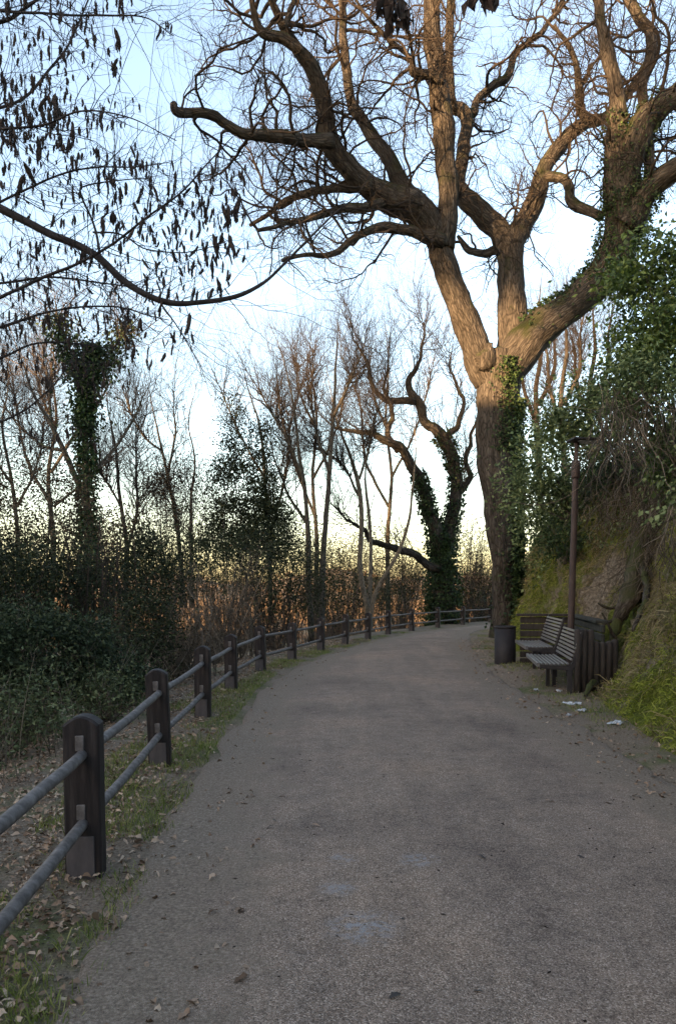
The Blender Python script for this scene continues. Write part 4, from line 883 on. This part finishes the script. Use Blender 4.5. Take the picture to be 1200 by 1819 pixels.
bank_bush('shrub', 'dense bush behind the lamp pole halfway up the bank', 985, 900, 17, 70, 60, 3600, .11, 'bank_leaf')
bank_bush('shrub', 'bushy growth above the hanging dry vines', 1150, 700, 12.5, 80, 80, 4600, .085, 'bank_leaf')
bank_bush('evergreen_tree', 'yellow green evergreen tree leaning over the top of the bank', 1165, 560, 13, 95, 130, 9000, .10, 'holly', cat='tree', clumps=60, twigs=60, sprig=.10)
bank_bush('evergreen_tree', 'small bright leaved holly beside the hanging vines', 1190, 820, 11, 45, 40, 1500, .085, 'holly', cat='tree')
bank_bush('shrub', 'dark ivy mass draped between the lamp head and the hanging vines', 1085, 830, 14, 65, 60, 4200, .09, 'ivy')
bank_bush('shrub', 'tuft of glossy leaves at the top of the bare earth patch', 1010, 960, 15.2, 45, 35, 1300, .09, 'ivy')

# dry hanging vines
def strands(n, region, d, length, rad, sag, spread):
    x0, x1, y0, y1 = region; xx, yy = rng.uniform(x0, x1, n), rng.uniform(y0, y1, n); P0 = pt(xx, yy, np.array([bank_at(a_, b_, d) for a_, b_ in zip(xx, yy)]) - .12 - spread * np.abs(rng.normal(size=n)))
    K = 9; ln = rng.uniform(*length, n); dr = nrm(np.c_[rng.normal(size=n) * .35, -.12 + rng.normal(size=n) * .2, -np.ones(n)]); out = [P0]; p_ = P0
    for _ in range(K - 1):
        dr = nrm(dr + rng.normal(size=(n, 3)) * .30 + [0, 0, -.10]); p_ = p_ + dr * (ln / (K - 1))[:, None]; out.append(p_)
    return np.stack(out, 1), (rng.uniform(*rad, n))[:, None] * np.linspace(1, .5, K)[None]
g = Geo()
for reg, d, n in (((1060, 1190, 740, 900), 11.9, 300), ((1040, 1160, 820, 920), 12.4, 260), ((1120, 1200, 860, 980), 11.0, 200), ((1060, 1200, 660, 760), 12.3, 160), ((1100, 1150, 950, 1010), 11.5, 110)):
    P, Rr = strands(n, reg, d, (.5, 1.7), (.004, .010), 0, .22); tubes(g, P, Rr, 3)
tag(obj('vine_tangle', mesh('vine_tangle', g, M['vine'])), 'tangle of dry grey vines hanging down the bank', 'vines', kind='stuff')

# exposed root
root = tag(empty('exposed_root', tuple(pt(1060, 1200, 11.0))), 'gnarled mossy tree root running down the bank beside the log stakes', 'root')
def bank_limb(rows, lift, m=7):
    r = np.array(rows, float); d = np.array([bank_at(a, b, 12.0) for a, b in r[:, :2]]) - lift; d = np.minimum.accumulate(d); p_ = pt(r[:, 0], r[:, 1], d)
    q = spline(np.c_[p_, r[:, 2] * d / F], m); q[:, :3] += .05 * np.stack([fbm(q[:, :3] * 3 + k * 31, 3) for k in range(3)], -1); return q
rt = bank_limb([(1150, 930, 8), (1138, 975, 12), (1130, 1020, 16), (1122, 1055, 17), (1104, 1085, 13), (1094, 1110, 9), (1090, 1140, 8), (1082, 1168, 8), (1066, 1196, 8), (1050, 1218, 6), (1040, 1236, 3)], .12)
part('main_root', tube(Geo(), rt[:, :3], rt[:, 3], 16, .5), M['root'], root, bark=True)
for rows in ([(1128, 1035, 9), (1110, 1075, 7), (1093, 1108, 5), (1091, 1150, 4)], [(1135, 1000, 7), (1148, 1040, 6), (1140, 1085, 5), (1122, 1120, 3)], [(1098, 1100, 4), (1076, 1108, 3), (1058, 1122, 2)], [(1092, 1135, 4), (1080, 1112, 2.5), (1068, 1088, 1.6)], [(1118, 1060, 6), (1100, 1072, 4), (1080, 1078, 3), (1062, 1070, 2)], [(1140, 960, 6), (1120, 985, 4), (1112, 1020, 3), (1108, 1060, 2)]):
    q = bank_limb(rows, .14, 6); part('side_root', tube(Geo(), q[:, :3], q[:, 3], 9, .4), M['root'], root, bark=True)

# moss and grass on the bank
tc_, tn_ = bank_pts(9000, 5.5, 30, -.02, 3.3); kt = rng.integers(0, 9000, 84000); p = tc_[kt] + rng.normal(size=(84000, 3)) * .045; nn = nrm(tn_[kt] + rng.normal(size=(84000, 3)) * .25)
m1 = fbm(p * .8 + 3, 3); dist = np.linalg.norm(p - bpatch, axis=1)
keep = (dist > .62 + .5 * fbm(p * 2 + 40, 3)) & (m1 > -.25) & ~((p[:, 1] > 11.5) & (p[:, 1] < 16) & (p[:, 2] < 1.2)); p, nn = p[keep], nn[keep]
sel = (fbm(p * 1.3 + 21, 3) + .25 * rng.normal(size=len(p)) < .02 + .35 * sstep(1.6, .5, p[:, 2]))
for nm, s_, mm, lab, L in (('moss', sel, 'moss', 'bright yellow green moss and fine grass on the bank', .085), ('grass', ~sel, 'straw', 'dry straw grass hanging on the bank', .17)):
    P_, N_ = p[s_], nn[s_]; g = Geo()
    blades(g, P_ - N_ * .01, N_ * .7 + rng.normal(size=P_.shape) * .45 + [0, 0, -.25], L * rng.uniform(.5, 1.9, len(P_)), .0105 * rng.uniform(.6, 1.4, len(P_)), rng.uniform(.2, .8, len(P_)))
    tag(obj(nm, mesh(nm, g, M[mm])), lab, nm, kind='stuff')

# ---------------------------------------------------------------- verge: grass, litter, gravel
def scatter(n, y0, y1, lo, hi, line=FENCE, pw=1.0):
    """points at signed distance lo..hi of a line, denser towards the camera"""
    y = y0 + (y1 - y0) * rng.random(n) ** (1 + pw); x = np.interp(y, line[:, 1], line[:, 0]) + rng.uniform(lo, hi, n)
    return x, y
def on_ground(x, y, dz=0.0): return np.c_[x, y, ground_z(x, y) + dz]
x, y = scatter(60000, 1.6, 28, -.55, .42); mk = fbm(np.c_[x * 1.5, y * 1.1, 0 * x + 2], 4) + .22 * np.exp(-((y - 9) / 4) ** 2) - .25 * (x - np.interp(y, FENCE[:, 1], FENCE[:, 0]) < -.2)
k = mk + .12 * rng.normal(size=len(x)) - .2 * sstep(6, 4, y) > .02; x, y = x[k], y[k]; C = on_ground(x, y, -.01)
g = Geo(); blades(g, C, np.c_[rng.normal(size=(len(x), 2)) * .45, np.ones(len(x))], rng.uniform(.03, .13, len(x)), rng.uniform(.003, .007, len(x)), rng.uniform(.05, .45, len(x)))
x2, y2 = scatter(22000, 8, 30, .2, 1.7, RIGHT, .3); mk = fbm(np.c_[x2 * 1.4, y2 * 1.1, 0 * x2 + 12], 4); k = (mk + .15 * rng.normal(size=len(x2)) > -.02) & (sdist(x2, y2, FOOT) < .2); x2, y2 = x2[k], y2[k]
blades(g, on_ground(x2, y2, -.01), np.c_[rng.normal(size=(len(x2), 2)) * .5, np.ones(len(x2))], rng.uniform(.03, .10, len(x2)), rng.uniform(.004, .008, len(x2)), rng.uniform(.1, .5, len(x2)))
tag(obj('verge_grass', mesh('verge_grass', g, M['grass'])), 'short patchy grass along both edges of the path', 'grass', kind='stuff')

x, y = scatter(34000, 1.4, 24, -2.6, .95); dx = x - np.interp(y, FENCE[:, 1], FENCE[:, 0]); k = (rng.random(len(x)) < np.where(dx < .05, .9, np.where(dx < .34, .4, .05))) & (fbm(np.c_[x * 1.2, y, 0 * x + 5], 3) > -.35); x, y = x[k], y[k]
x2, y2 = scatter(1700, 5.5, 24, -.5, 1.0, RIGHT, .3); k = (sdist(x2, y2, FOOT) < .3) & (rng.random(len(x2)) < .6); x = np.r_[x, x2[k]]; y = np.r_[y, y2[k]]
onp = (sdist(x, y, LEFT) > .1) & (sdist(x, y, RIGHT) < -.1); lw = sdist(x, y, LEFT); wd = lw - sdist(x, y, RIGHT); ww = np.clip(lw / np.maximum(wd, .1), 0, 1)
C = np.c_[x, y, np.where(onp, .014 + .045 * (1 - (2 * ww - 1) ** 2), ground_z(x, y) + .006 + np.abs(rng.normal(size=len(x))) * .012)]
D = np.c_[rng.normal(size=(len(x), 2)), rng.normal(size=len(x)) * .2]; LL = rng.uniform(.022, .072, len(x)); WW = rng.uniform(.014, .04, len(x)); k = y < 6.5
g = Geo(); curled(g, C[k], D[k], LL[k], WW[k]); leaves(g, C[~k], D[~k], LL[~k], WW[~k], .45)
tag(obj('leaf_litter', mesh('leaf_litter', g, M['litter'])), 'dry brown fallen leaves carpeting the verge under the fence', 'leaf litter', kind='stuff')

def octa(g, C, S):
    N = len(C); o = np.array([[1, 0, 0], [0, 1, 0], [-1, 0, 0], [0, -1, 0], [0, 0, .6], [0, 0, -.6]], float)
    a = rng.random(N) * 6.28; ca, sa = np.cos(a)[:, None], np.sin(a)[:, None]
    v = o[None] * (S[:, None] * rng.uniform(.6, 1.3, (N, 3)))[:, None] if S.ndim == 1 else o[None] * S[:, None]
    v = np.stack([v[..., 0] * ca - v[..., 1] * sa, v[..., 0] * sa + v[..., 1] * ca, v[..., 2]], -1) + C[:, None]
    i = np.arange(N)[:, None] * 6; f = [[0, 1, 4], [1, 2, 4], [2, 3, 4], [3, 0, 4], [1, 0, 5], [2, 1, 5], [3, 2, 5], [0, 3, 5]]
    return g.add(v, None, np.concatenate([i + q for q in f], 0))
x, y = scatter(7000, 1.5, 16, -.25, .75); x2, y2 = scatter(2600, 5, 26, -.15, .5, RIGHT, .3)
x = np.r_[x, x2]; y = np.r_[y, y2]
onp = (sdist(x, y, LEFT) > .06) & (sdist(x, y, RIGHT) < -.06); k = (fbm(np.c_[x, y, 0 * x + 8], 3) > -.3) & ~(onp & (rng.random(len(x)) < .55)); x, y, onp = x[k], y[k], onp[k]
lw = sdist(x, y, LEFT); wd = lw - sdist(x, y, RIGHT); ww = np.clip(lw / np.maximum(wd, .1), 0, 1); zp = .012 + .045 * (1 - (2 * ww - 1) ** 2)
C = np.c_[x, y, np.where(onp, zp, ground_z(x, y) + .002)]
tag(obj('gravel', mesh('gravel', octa(Geo(), C, rng.uniform(.003, .009, len(x))), M['stone'], smooth=False)), 'loose brown gravel spilt along the path edges', 'gravel', kind='stuff')

x, y = scatter(420, 5.0, 22, -.9, .55, RIGHT, .4); x3, y3 = scatter(260, 2.2, 14, .5, 3.6, FENCE, .4); x = np.r_[x, x3]; y = np.r_[y, y3]
onp = (sdist(x, y, LEFT) > .06) & (sdist(x, y, RIGHT) < -.06); lw = sdist(x, y, LEFT); wd = lw - sdist(x, y, RIGHT); ww = np.clip(lw / np.maximum(wd, .1), 0, 1)
C = np.c_[x, y, np.where(onp, .014 + .045 * (1 - (2 * ww - 1) ** 2), ground_z(x, y) + .004)]
M['crumb'] = mat('dark_crumb', [(.2, (.014, .011, .009)), (.6, (.04, .03, .024)), (.9, (.16, .12, .085))], 3, .9, .1, island=.9)
g = octa(Geo(), C, np.stack([rng.uniform(.004, .02, len(x)), rng.uniform(.003, .010, len(x)), rng.uniform(.003, .008, len(x))], -1))
tag(obj('debris', mesh('debris', g, M['crumb'], smooth=False)), 'dark crumbs of bark and twig strewn on the path', 'debris', kind='stuff')

# leaves lying singly on the path
def path_z(x, y):
    a, b = float(sdist(np.array([x]), np.array([y]), LEFT)[0]), float(sdist(np.array([x]), np.array([y]), RIGHT)[0]); w_ = min(max(a / max(a - b, .1), 0), 1)
    return .012 + .045 * (1 - (2 * w_ - 1) ** 2)
def leaf_mesh(k):
    rr_ = np.random.default_rng(k); n = 9; t = np.linspace(0, 1, n); wd = .5 * np.sin(np.pi * t ** .8) * (.55 + .2 * np.sin(t * 19 + k)); bend = .12 * np.sin(t * 3 + k)
    v = np.vstack([np.c_[t - .5, wd * .55, bend + .16 * wd], np.c_[t - .5, 0 * t, bend], np.c_[t - .5, -wd * .55, bend + .2 * wd * rr_.random()]])
    q = [[r_ * n + i, r_ * n + i + 1, (r_ + 1) * n + i + 1, (r_ + 1) * n + i] for r_ in (0, 1) for i in range(n - 1)]
    return Geo().add(v, q)
LM = [mesh('fallen_leaf', leaf_mesh(k), M['litter']) for k in range(4)] 
M['dark_leaf'] = mat('dark_wet_leaf', [(.3, (.018, .014, .012)), (.7, (.045, .034, .027))], 20, .6, .4)
LD = [mesh('fallen_leaf', leaf_mesh(k + 7), M['dark_leaf']) for k in range(3)]
spots = [(465, 1355), (500, 1425), (443, 1735), (357, 1800), (975, 1437), (1128, 1423), (1078, 1436), (780, 1442), (605, 1375), (525, 1290), (230, 1700), (1055, 1600), (560, 1480), (700, 1345), (860, 1290), (930, 1345), (640, 1250), (1020, 1390)]
for k, (a, b) in enumerate(spots):
    q = gp(a, b); o = obj('fallen_leaf', LM[k % 4], None, (q[0], q[1], path_z(q[0], q[1]) + .004)); s_ = .06 + .035 * rng.random(); o.scale = (s_, s_, s_); o.rotation_euler = (rng.normal() * .15, rng.normal() * .15, rng.random() * 6.3)
    tag(o, 'pale dry leaf lying alone on the gritty path', 'leaf', 'pale leaves scattered on the path')
dark = [(855, 1542), (1032, 1540), (722, 1652), (702, 1795), (845, 1787), (1060, 1350), (1050, 1310), (1160, 1385), (955, 1318), (478, 1482), (490, 1470), (770, 1230), (890, 1245), (680, 1215), (740, 1180), (800, 1200), (620, 1200)]
for k, (a, b) in enumerate(dark):
    q = gp(a, b); o = obj('fallen_leaf', LD[k % 3], None, (q[0], q[1], path_z(q[0], q[1]) + .004)); s_ = .05 + .03 * rng.random(); o.scale = (s_, s_, s_); o.rotation_euler = (rng.normal() * .2, rng.normal() * .2, rng.random() * 6.3)
    tag(o, 'dark curled leaf lying alone on the gritty path', 'leaf', 'dark leaves scattered on the path')

# scraps of paper by the bank
def scrap(k, sx, sy):
    n, m_ = 9, 7; a, b = np.meshgrid(np.linspace(-1, 1, n), np.linspace(-1, 1, m_)); e = 1 + .75 * fbm(np.stack([a * 2.2 + k, b * 2.2, 0 * a], -1), 3)
    v = np.stack([a * sx * e, b * sy * e, .05 * (.6 + fbm(np.stack([a * 2.6 + k, b * 2.6, 0 * a + 4], -1), 3))], -1); i = np.arange(m_ - 1)[:, None] * n + np.arange(n - 1)[None]
    return Geo().add(v, np.stack([i, i + 1, i + n + 1, i + n], -1).reshape(-1, 4))
for k, (px, py, sx, sy, lab) in enumerate([(1018, 1250, .13, .12, 'largest crumpled white paper scrap, lying below the log stakes'), (1033, 1264, .10, .05, 'narrow white paper strip beside the largest scrap'), (1096, 1285, .13, .08, 'torn white paper scrap against the bank foot'), (952, 1224, .05, .05, 'small white scrap under the seat of the bench'), (992, 1227, .045, .05, 'small white scrap beside the bench leg'), (1010, 1272, .05, .03, 'tiny white paper scrap on the verge grass')]):
    q = gp(px, py, .02); q[2] = float(ground_z(q[:1], q[1:2])[0]) + .004
    me = mesh('paper_scrap', scrap(k, sx, sy), M['paper'], smooth=False)
    o = obj('paper_scrap', me, None, tuple(q)); o.scale = (.8, .8, .8); o.rotation_euler = (0, 0, rng.random() * 3); tag(o, lab, 'paper')

# ---------------------------------------------------------------- hornbeam overhanging from the valley side
hb = np.array([-3.75, 4.9]); hz = float(ground_z(hb[:1], hb[1:])[0])
hroot = tag(empty('hornbeam_tree', (hb[0], hb[1], hz)), 'dark bare tree hung with seed clusters reaching over the fence', 'tree')
tr = spline(np.array([[hb[0], hb[1], hz - .2, .13], [hb[0] - .05, hb[1], hz + 1.5, .11], [hb[0] + .1, hb[1] - .1, hz + 3.4, .095], [hb[0] + .05, hb[1], hz + 5.2, .075], [hb[0] + .3, hb[1] + .1, hz + 7.2, .05], [hb[0] + .3, hb[1], hz + 9, .02]]), 8)
part('trunk', tube(Geo(), tr[:, :3], tr[:, 3], 12, .1), M['hornbeam'], hroot)
HB = [
 ([(-330, 330, 11), (-120, 340, 9), (0, 380, 7.5), (80, 412, 7), (160, 452, 6.5), (230, 500, 6), (285, 531, 5.5), (340, 536, 4.5), (410, 525, 4), (470, 490, 3), (512, 456, 2.4), (560, 408, 2), (600, 366, 1.4), (640, 340, 1)], 4.8, 4.7),
 ([(-300, 620, 8), (-100, 560, 6), (0, 528, 4.5), (100, 490, 4), (180, 442, 3.5), (240, 400, 3), (310, 352, 2.4), (370, 292, 1.8), (412, 245, 1.2)], 4.9, 4.5),
 ([(-330, 120, 9), (-100, 60, 6), (0, 35, 5), (40, 5, 4), (90, -30, 3)], 4.9, 4.6),
 ([(-320, 60, 8), (-80, 10, 5), (60, 20, 3), (180, 30, 2.4), (260, 35, 1.6), (310, 60, 1)], 4.9, 4.3),
 ([(-320, 260, 8), (-100, 220, 5), (20, 190, 3.6), (90, 110, 3), (130, 40, 2.4), (160, -20, 2)], 4.9, 5.3),
 ([(-320, 240, 7), (-80, 250, 5), (60, 235, 3), (150, 210, 2.2), (240, 215, 1.6), (320, 250, 1)], 4.9, 4.2),
 ([(-320, 440, 7), (-100, 400, 4), (20, 360, 3), (110, 320, 2.4), (220, 305, 1.7), (300, 290, 1.1)], 4.9, 5.2),
 ([(180, 462, 4), (160, 400, 3), (140, 350, 2.6), (150, 338, 2), (210, 330, 1.5), (270, 320, 1)], 4.75, 5.1),
 ([(165, 412, 2.6), (210, 420, 2.2), (260, 442, 1.8), (330, 445, 1.4), (400, 430, 1)], 4.9, 4.6),
 ([(-300, 520, 7), (-80, 500, 4), (60, 500, 2.8), (150, 515, 2.2), (250, 525, 1.6)], 4.9, 5.4),
 ([(-300, 640, 7), (-80, 590, 5), (0, 575, 4), (90, 560, 2.8), (200, 560, 2), (300, 580, 1.2)], 4.9, 5.6),
 ([(285, 531, 3), (292, 545, 2.4), (325, 590, 1.4), (350, 640, 1)], 4.72, 4.6),
 ([(-300, 640, 6), (-60, 640, 4), (50, 610, 2.6), (160, 615, 1.8), (250, 625, 1)], 5.2, 6.2),
 ([(-300, 740, 6), (-60, 760, 4), (30, 740, 2.6), (90, 690, 1.8), (120, 640, 1)], 5.2, 5.6),
]
hl = []
for rows, a, b in HB:
    q = limb_world(rows, a, b, 8, .09, 1.0 if len(hl) == 0 else .66); hl.append(resample(q, 60)); part('limb', tube(Geo(), q[:, :3], q[:, 3], 8, .08), M['hornbeam'], hroot)
# seed clusters: wanted spots, then twigs that lead to them from the nearest wood
def region(n, x0, x1, y0, y1, d0, d1): return pt(rng.uniform(x0, x1, n), rng.uniform(y0, y1, n), rng.uniform(d0, d1, n))
tgt = np.vstack([region(101, 0, 215, -20, 150, 4.2, 5.4), region(14, 200, 320, -10, 70, 4.2, 5.0), region(174, 0, 130, 140, 270, 4.3, 5.6), region(49, 120, 250, 180, 330, 4.3, 5.3),
                 region(92, 0, 220, 270, 400, 4.4, 5.8), region(87, 190, 330, 290, 440, 4.4, 5.2), region(121, 250, 415, 370, 530, 4.4, 5.2), region(58, 330, 440, 300, 400, 4.5, 5.4), region(37, 215, 345, 520, 650, 4.4, 5.2),
                 region(159, 0, 230, 430, 590, 4.8, 6.4), region(159, 0, 240, 560, 690, 5.4, 7.5), region(31, 0, 190, 690, 800, 5.6, 7.0), region(7, 410, 440, 300, 520, 4.5, 4.9)])
nodes = np.vstack([q[18:, :3] for q in hl]); 
dn = np.array([np.linalg.norm(nodes - t, axis=1).min() for t in tgt]); order = np.argsort(dn)
g = Geo(); hang = []; NP = nodes
for k in order:
    t = tgt[k]; up_ = t + [0, 0, .045]
    dd = np.linalg.norm(NP - up_, axis=1) + .35 * np.maximum(up_[2] - NP[:, 2], 0); j = int(np.argmin(dd)); a = NP[j]; L = np.linalg.norm(up_ - a)
    K = 7; s = np.linspace(0, 1, K)[:, None]; P = a * (1 - s) + up_ * s; P[:, 2] += .12 * L * np.sin(np.pi * s[:, 0]); P[1:-1] += rng.normal(size=(K - 2, 3)) * L * .03
    r0 = .0016 + .0012 * min(L, 1.2); tubes(g, P[None], np.linspace(r0, .0013, K)[None], 3)
    NP = np.vstack([NP, P[2:]]); hang.append(t)
# bare twiglets among them
par = np.stack([resample(q, 26) for q in hl]); P2, R2 = grow(par[..., :3], par[..., 3], 620, (.25, 1.0), (.002, .004), K=8, wig=.22, up=-.01, t0=.3); tubes(g, P2, R2, 3)
P3, R3 = grow(P2, R2, 1900, (.12, .4), (.0012, .002), K=6, wig=.25, up=0); tubes(g, P3, R3, 3)
part('crown', g, M['hornbeam'], hroot)
def catkin(k, n=15):
    """drooping seed cluster of overlapping bracts, hanging from its top"""
    rr_ = np.random.default_rng(40 + k); g_ = Geo(); L = .082 * (.75 + .12 * k)
    t = np.linspace(0, 1, 7); P = np.c_[.004 * np.sin(t * 5 + k), .004 * np.cos(t * 4), -t * L + .015]; w_ = np.array([.2, .8, 1.0, 1.0, .85, .6, .25]) * .0105
    tube(g_, P, w_, 6 if n > 8 else 4)
    for q in range(n):
        z = -L * (.08 + .85 * q / n); a = q * 2.4 + rr_.random(); d = np.array([math.cos(a) * .22, math.sin(a) * .22, -.97]); b = np.array([math.cos(a) * .007, math.sin(a) * .007, z + .015])
        s = np.array([-math.sin(a), math.cos(a), 0]); l_ = .020 + .008 * rr_.random(); w2 = .006
        g_.add(np.array([b - s * .003, b + s * .003, b + d * l_ * .6 + s * w2, b + d * l_, b + d * l_ * .6 - s * w2]), None, [[0, 1, 2], [0, 2, 4], [4, 2, 3]])
    return g_
CM = [mesh('seed_cluster', catkin(k), M['catkin']) for k in range(5)]
hang = np.array(hang); dcam = np.linalg.norm(hang, axis=1); near = np.argsort(dcam); hl0 = np.array([hb[0], hb[1], hz]); far = Geo()
for n_, k in enumerate(near):
    s_ = rng.uniform(.45, 1.0) * (1.7 if rng.random() < .06 else 1.0); q = hang[k]
    if n_ < 300:
        o = obj('seed_cluster', CM[n_ % 5], hroot, tuple(q + [0, 0, .03] - hl0)); o.scale = (s_ * rng.uniform(.6, 1.1), s_ * rng.uniform(.6, 1.1), s_); o.rotation_euler = (rng.normal() * .3, rng.normal() * .3, rng.random() * 6.28)
    else:
        gk = catkin(n_ % 5, 7); a = rng.random() * 6.28; Rz = np.array([[math.cos(a), math.sin(a), 0], [-math.sin(a), math.cos(a), 0], [0, 0, 1]])
        v = np.vstack(gk.v) * s_ @ Rz + q + [0, 0, .03]; far.add(v, np.vstack(gk.q), np.vstack(gk.t))
part('seed_clusters_beyond', far, M['catkin'], hroot, kind='stuff')

# dead leaf bunches on a high twig over the path
def tatter(k, w_, h_):
    rr_ = np.random.default_rng(60 + k); g_ = Geo(); n = 14
    c = np.c_[rr_.normal(size=n) * w_ * .22, rr_.normal(size=n) * w_ * .2, -rr_.random(n) * h_ * .55]; d = np.c_[rr_.normal(size=(n, 2)) * .35, -np.ones(n)]
    global rng
    keep_ = rng; rng = rr_; leaves(g_, c, d, h_ * rr_.uniform(.4, .7, n), w_ * rr_.uniform(.3, .55, n), .3); rng = keep_
    return g_
tw = limb_world([(600, -140, 7), (660, -90, 6), (720, -50, 5), (790, -45, 4), (860, -40, 3), (905, -50, 2)], 6.2, 6.4, 6)
root = tag(empty('overhanging_branch', tuple(tw[0, :3])), 'high overhanging branch with black withered leaf bunches', 'branch')
part('branch', tube(Geo(), tw[:, :3], tw[:, 3], 8, .1), M['hornbeam'], root)
for k, (px, py, w_, h_) in enumerate([(690, -18, .26, .30), (712, 5, .14, .24), (725, 2, .10, .22), (852, -30, .2, .26), (872, -25, .14, .16)]):
    q = pt(px, py, 6.25); gq = tatter(k, w_, h_); vv = np.vstack(gq.v) + q; j = int(np.argmin(np.linalg.norm(tw[:, :3] - q, axis=1)))
    tube(gq, np.array([tw[j, :3] - q, (tw[j, :3] - q) * .4 + [.02, 0, .03], [0, 0, -.05]]), np.array([.006, .005, .004]), 5)
    gg = Geo().add(np.vstack(gq.v) + q, np.vstack(gq.q), np.vstack(gq.t)); part('leaf_bunch', gg, M['catkin'], root)

# ---------------------------------------------------------------- far woods on the valley side
n = 2700; a = rng.uniform(-.5, .30, n); r = 85 + 560 * rng.random(n) ** .9; x, y = np.sin(a) * r, np.cos(a) * r
k = (sdist(x, y, FENCE) < -15) & (fbm(np.c_[x / 40, y / 40, 0 * x], 3) > -.25); x, y, r = x[k], y[k], r[k]; z = ground_z(x, y); n = len(x)
lv = 26; h = rng.uniform(2, 5, n) * (1 + 1.2 * np.maximum(0, fbm(np.c_[x / 14, y / 14, 0 * x + 3], 2))); hh = np.repeat(h, lv); kk = np.repeat(np.arange(n), lv)
C = np.c_[x, y, z][kk] + np.c_[rng.normal(size=(n * lv, 2)) * .25, np.full(n * lv, -.3)]
g = Geo(); blades(g, C, np.c_[rng.normal(size=(n * lv, 2)) * .38, np.ones(n * lv)], hh * rng.uniform(.45, 1.1, n * lv), hh * .05, rng.uniform(-.1, .12, n * lv))
tag(obj('far_woods', mesh('far_woods', g, M['far'])), 'brown winter woods across the sunlit valley side', 'woods', kind='stuff')

# ---------------------------------------------------------------- unseen trees added on the rise behind to dapple the low sunlight
rng = np.random.default_rng(7); n = 84; wv = rng.uniform(-75, 60, n); qv = -52 + rng.normal(size=n) * 5
keep = (np.abs(wv - 12.3) > 2.6) & (np.abs(wv - 20.9) > 2.4); wv, qv = wv[keep], qv[keep]; n = len(wv)      # two gaps left so sun reaches both oaks
x = -SUN_H[0] * qv + SUN_H[1] * wv; y = -SUN_H[1] * qv - SUN_H[0] * wv; z = ground_z(x, y); g = Geo()
h = rng.uniform(6, 15, n)
for k in range(n):
    m_ = rng.integers(3, 7); cz = rng.uniform(.35, 1.0, m_) * h[k]; cc = np.c_[x[k] + rng.normal(size=m_) * 1.6, y[k] + rng.normal(size=m_) * 1.6, z[k] + cz]
    tube(g, np.array([[x[k], y[k], z[k] - .5], [x[k] + .2, y[k], z[k] + h[k] * .5], [x[k], y[k] + .2, z[k] + h[k]]]), np.array([.3, .22, .06]), 7)
    kk = np.repeat(np.arange(m_), 120); C = cc[kk] + rng.normal(size=(len(kk), 3)) * [.8, .8, .6]
    leaves(g, C, rng.normal(size=C.shape), .82 * rng.uniform(.6, 1.3, len(kk)), .5)
tag(obj('added_dapple_trees', mesh('added_dapple_trees', g, M['shrub_dark'])), 'unseen leafy trees added behind the view to dapple the sunlight', 'woods', kind='stuff')
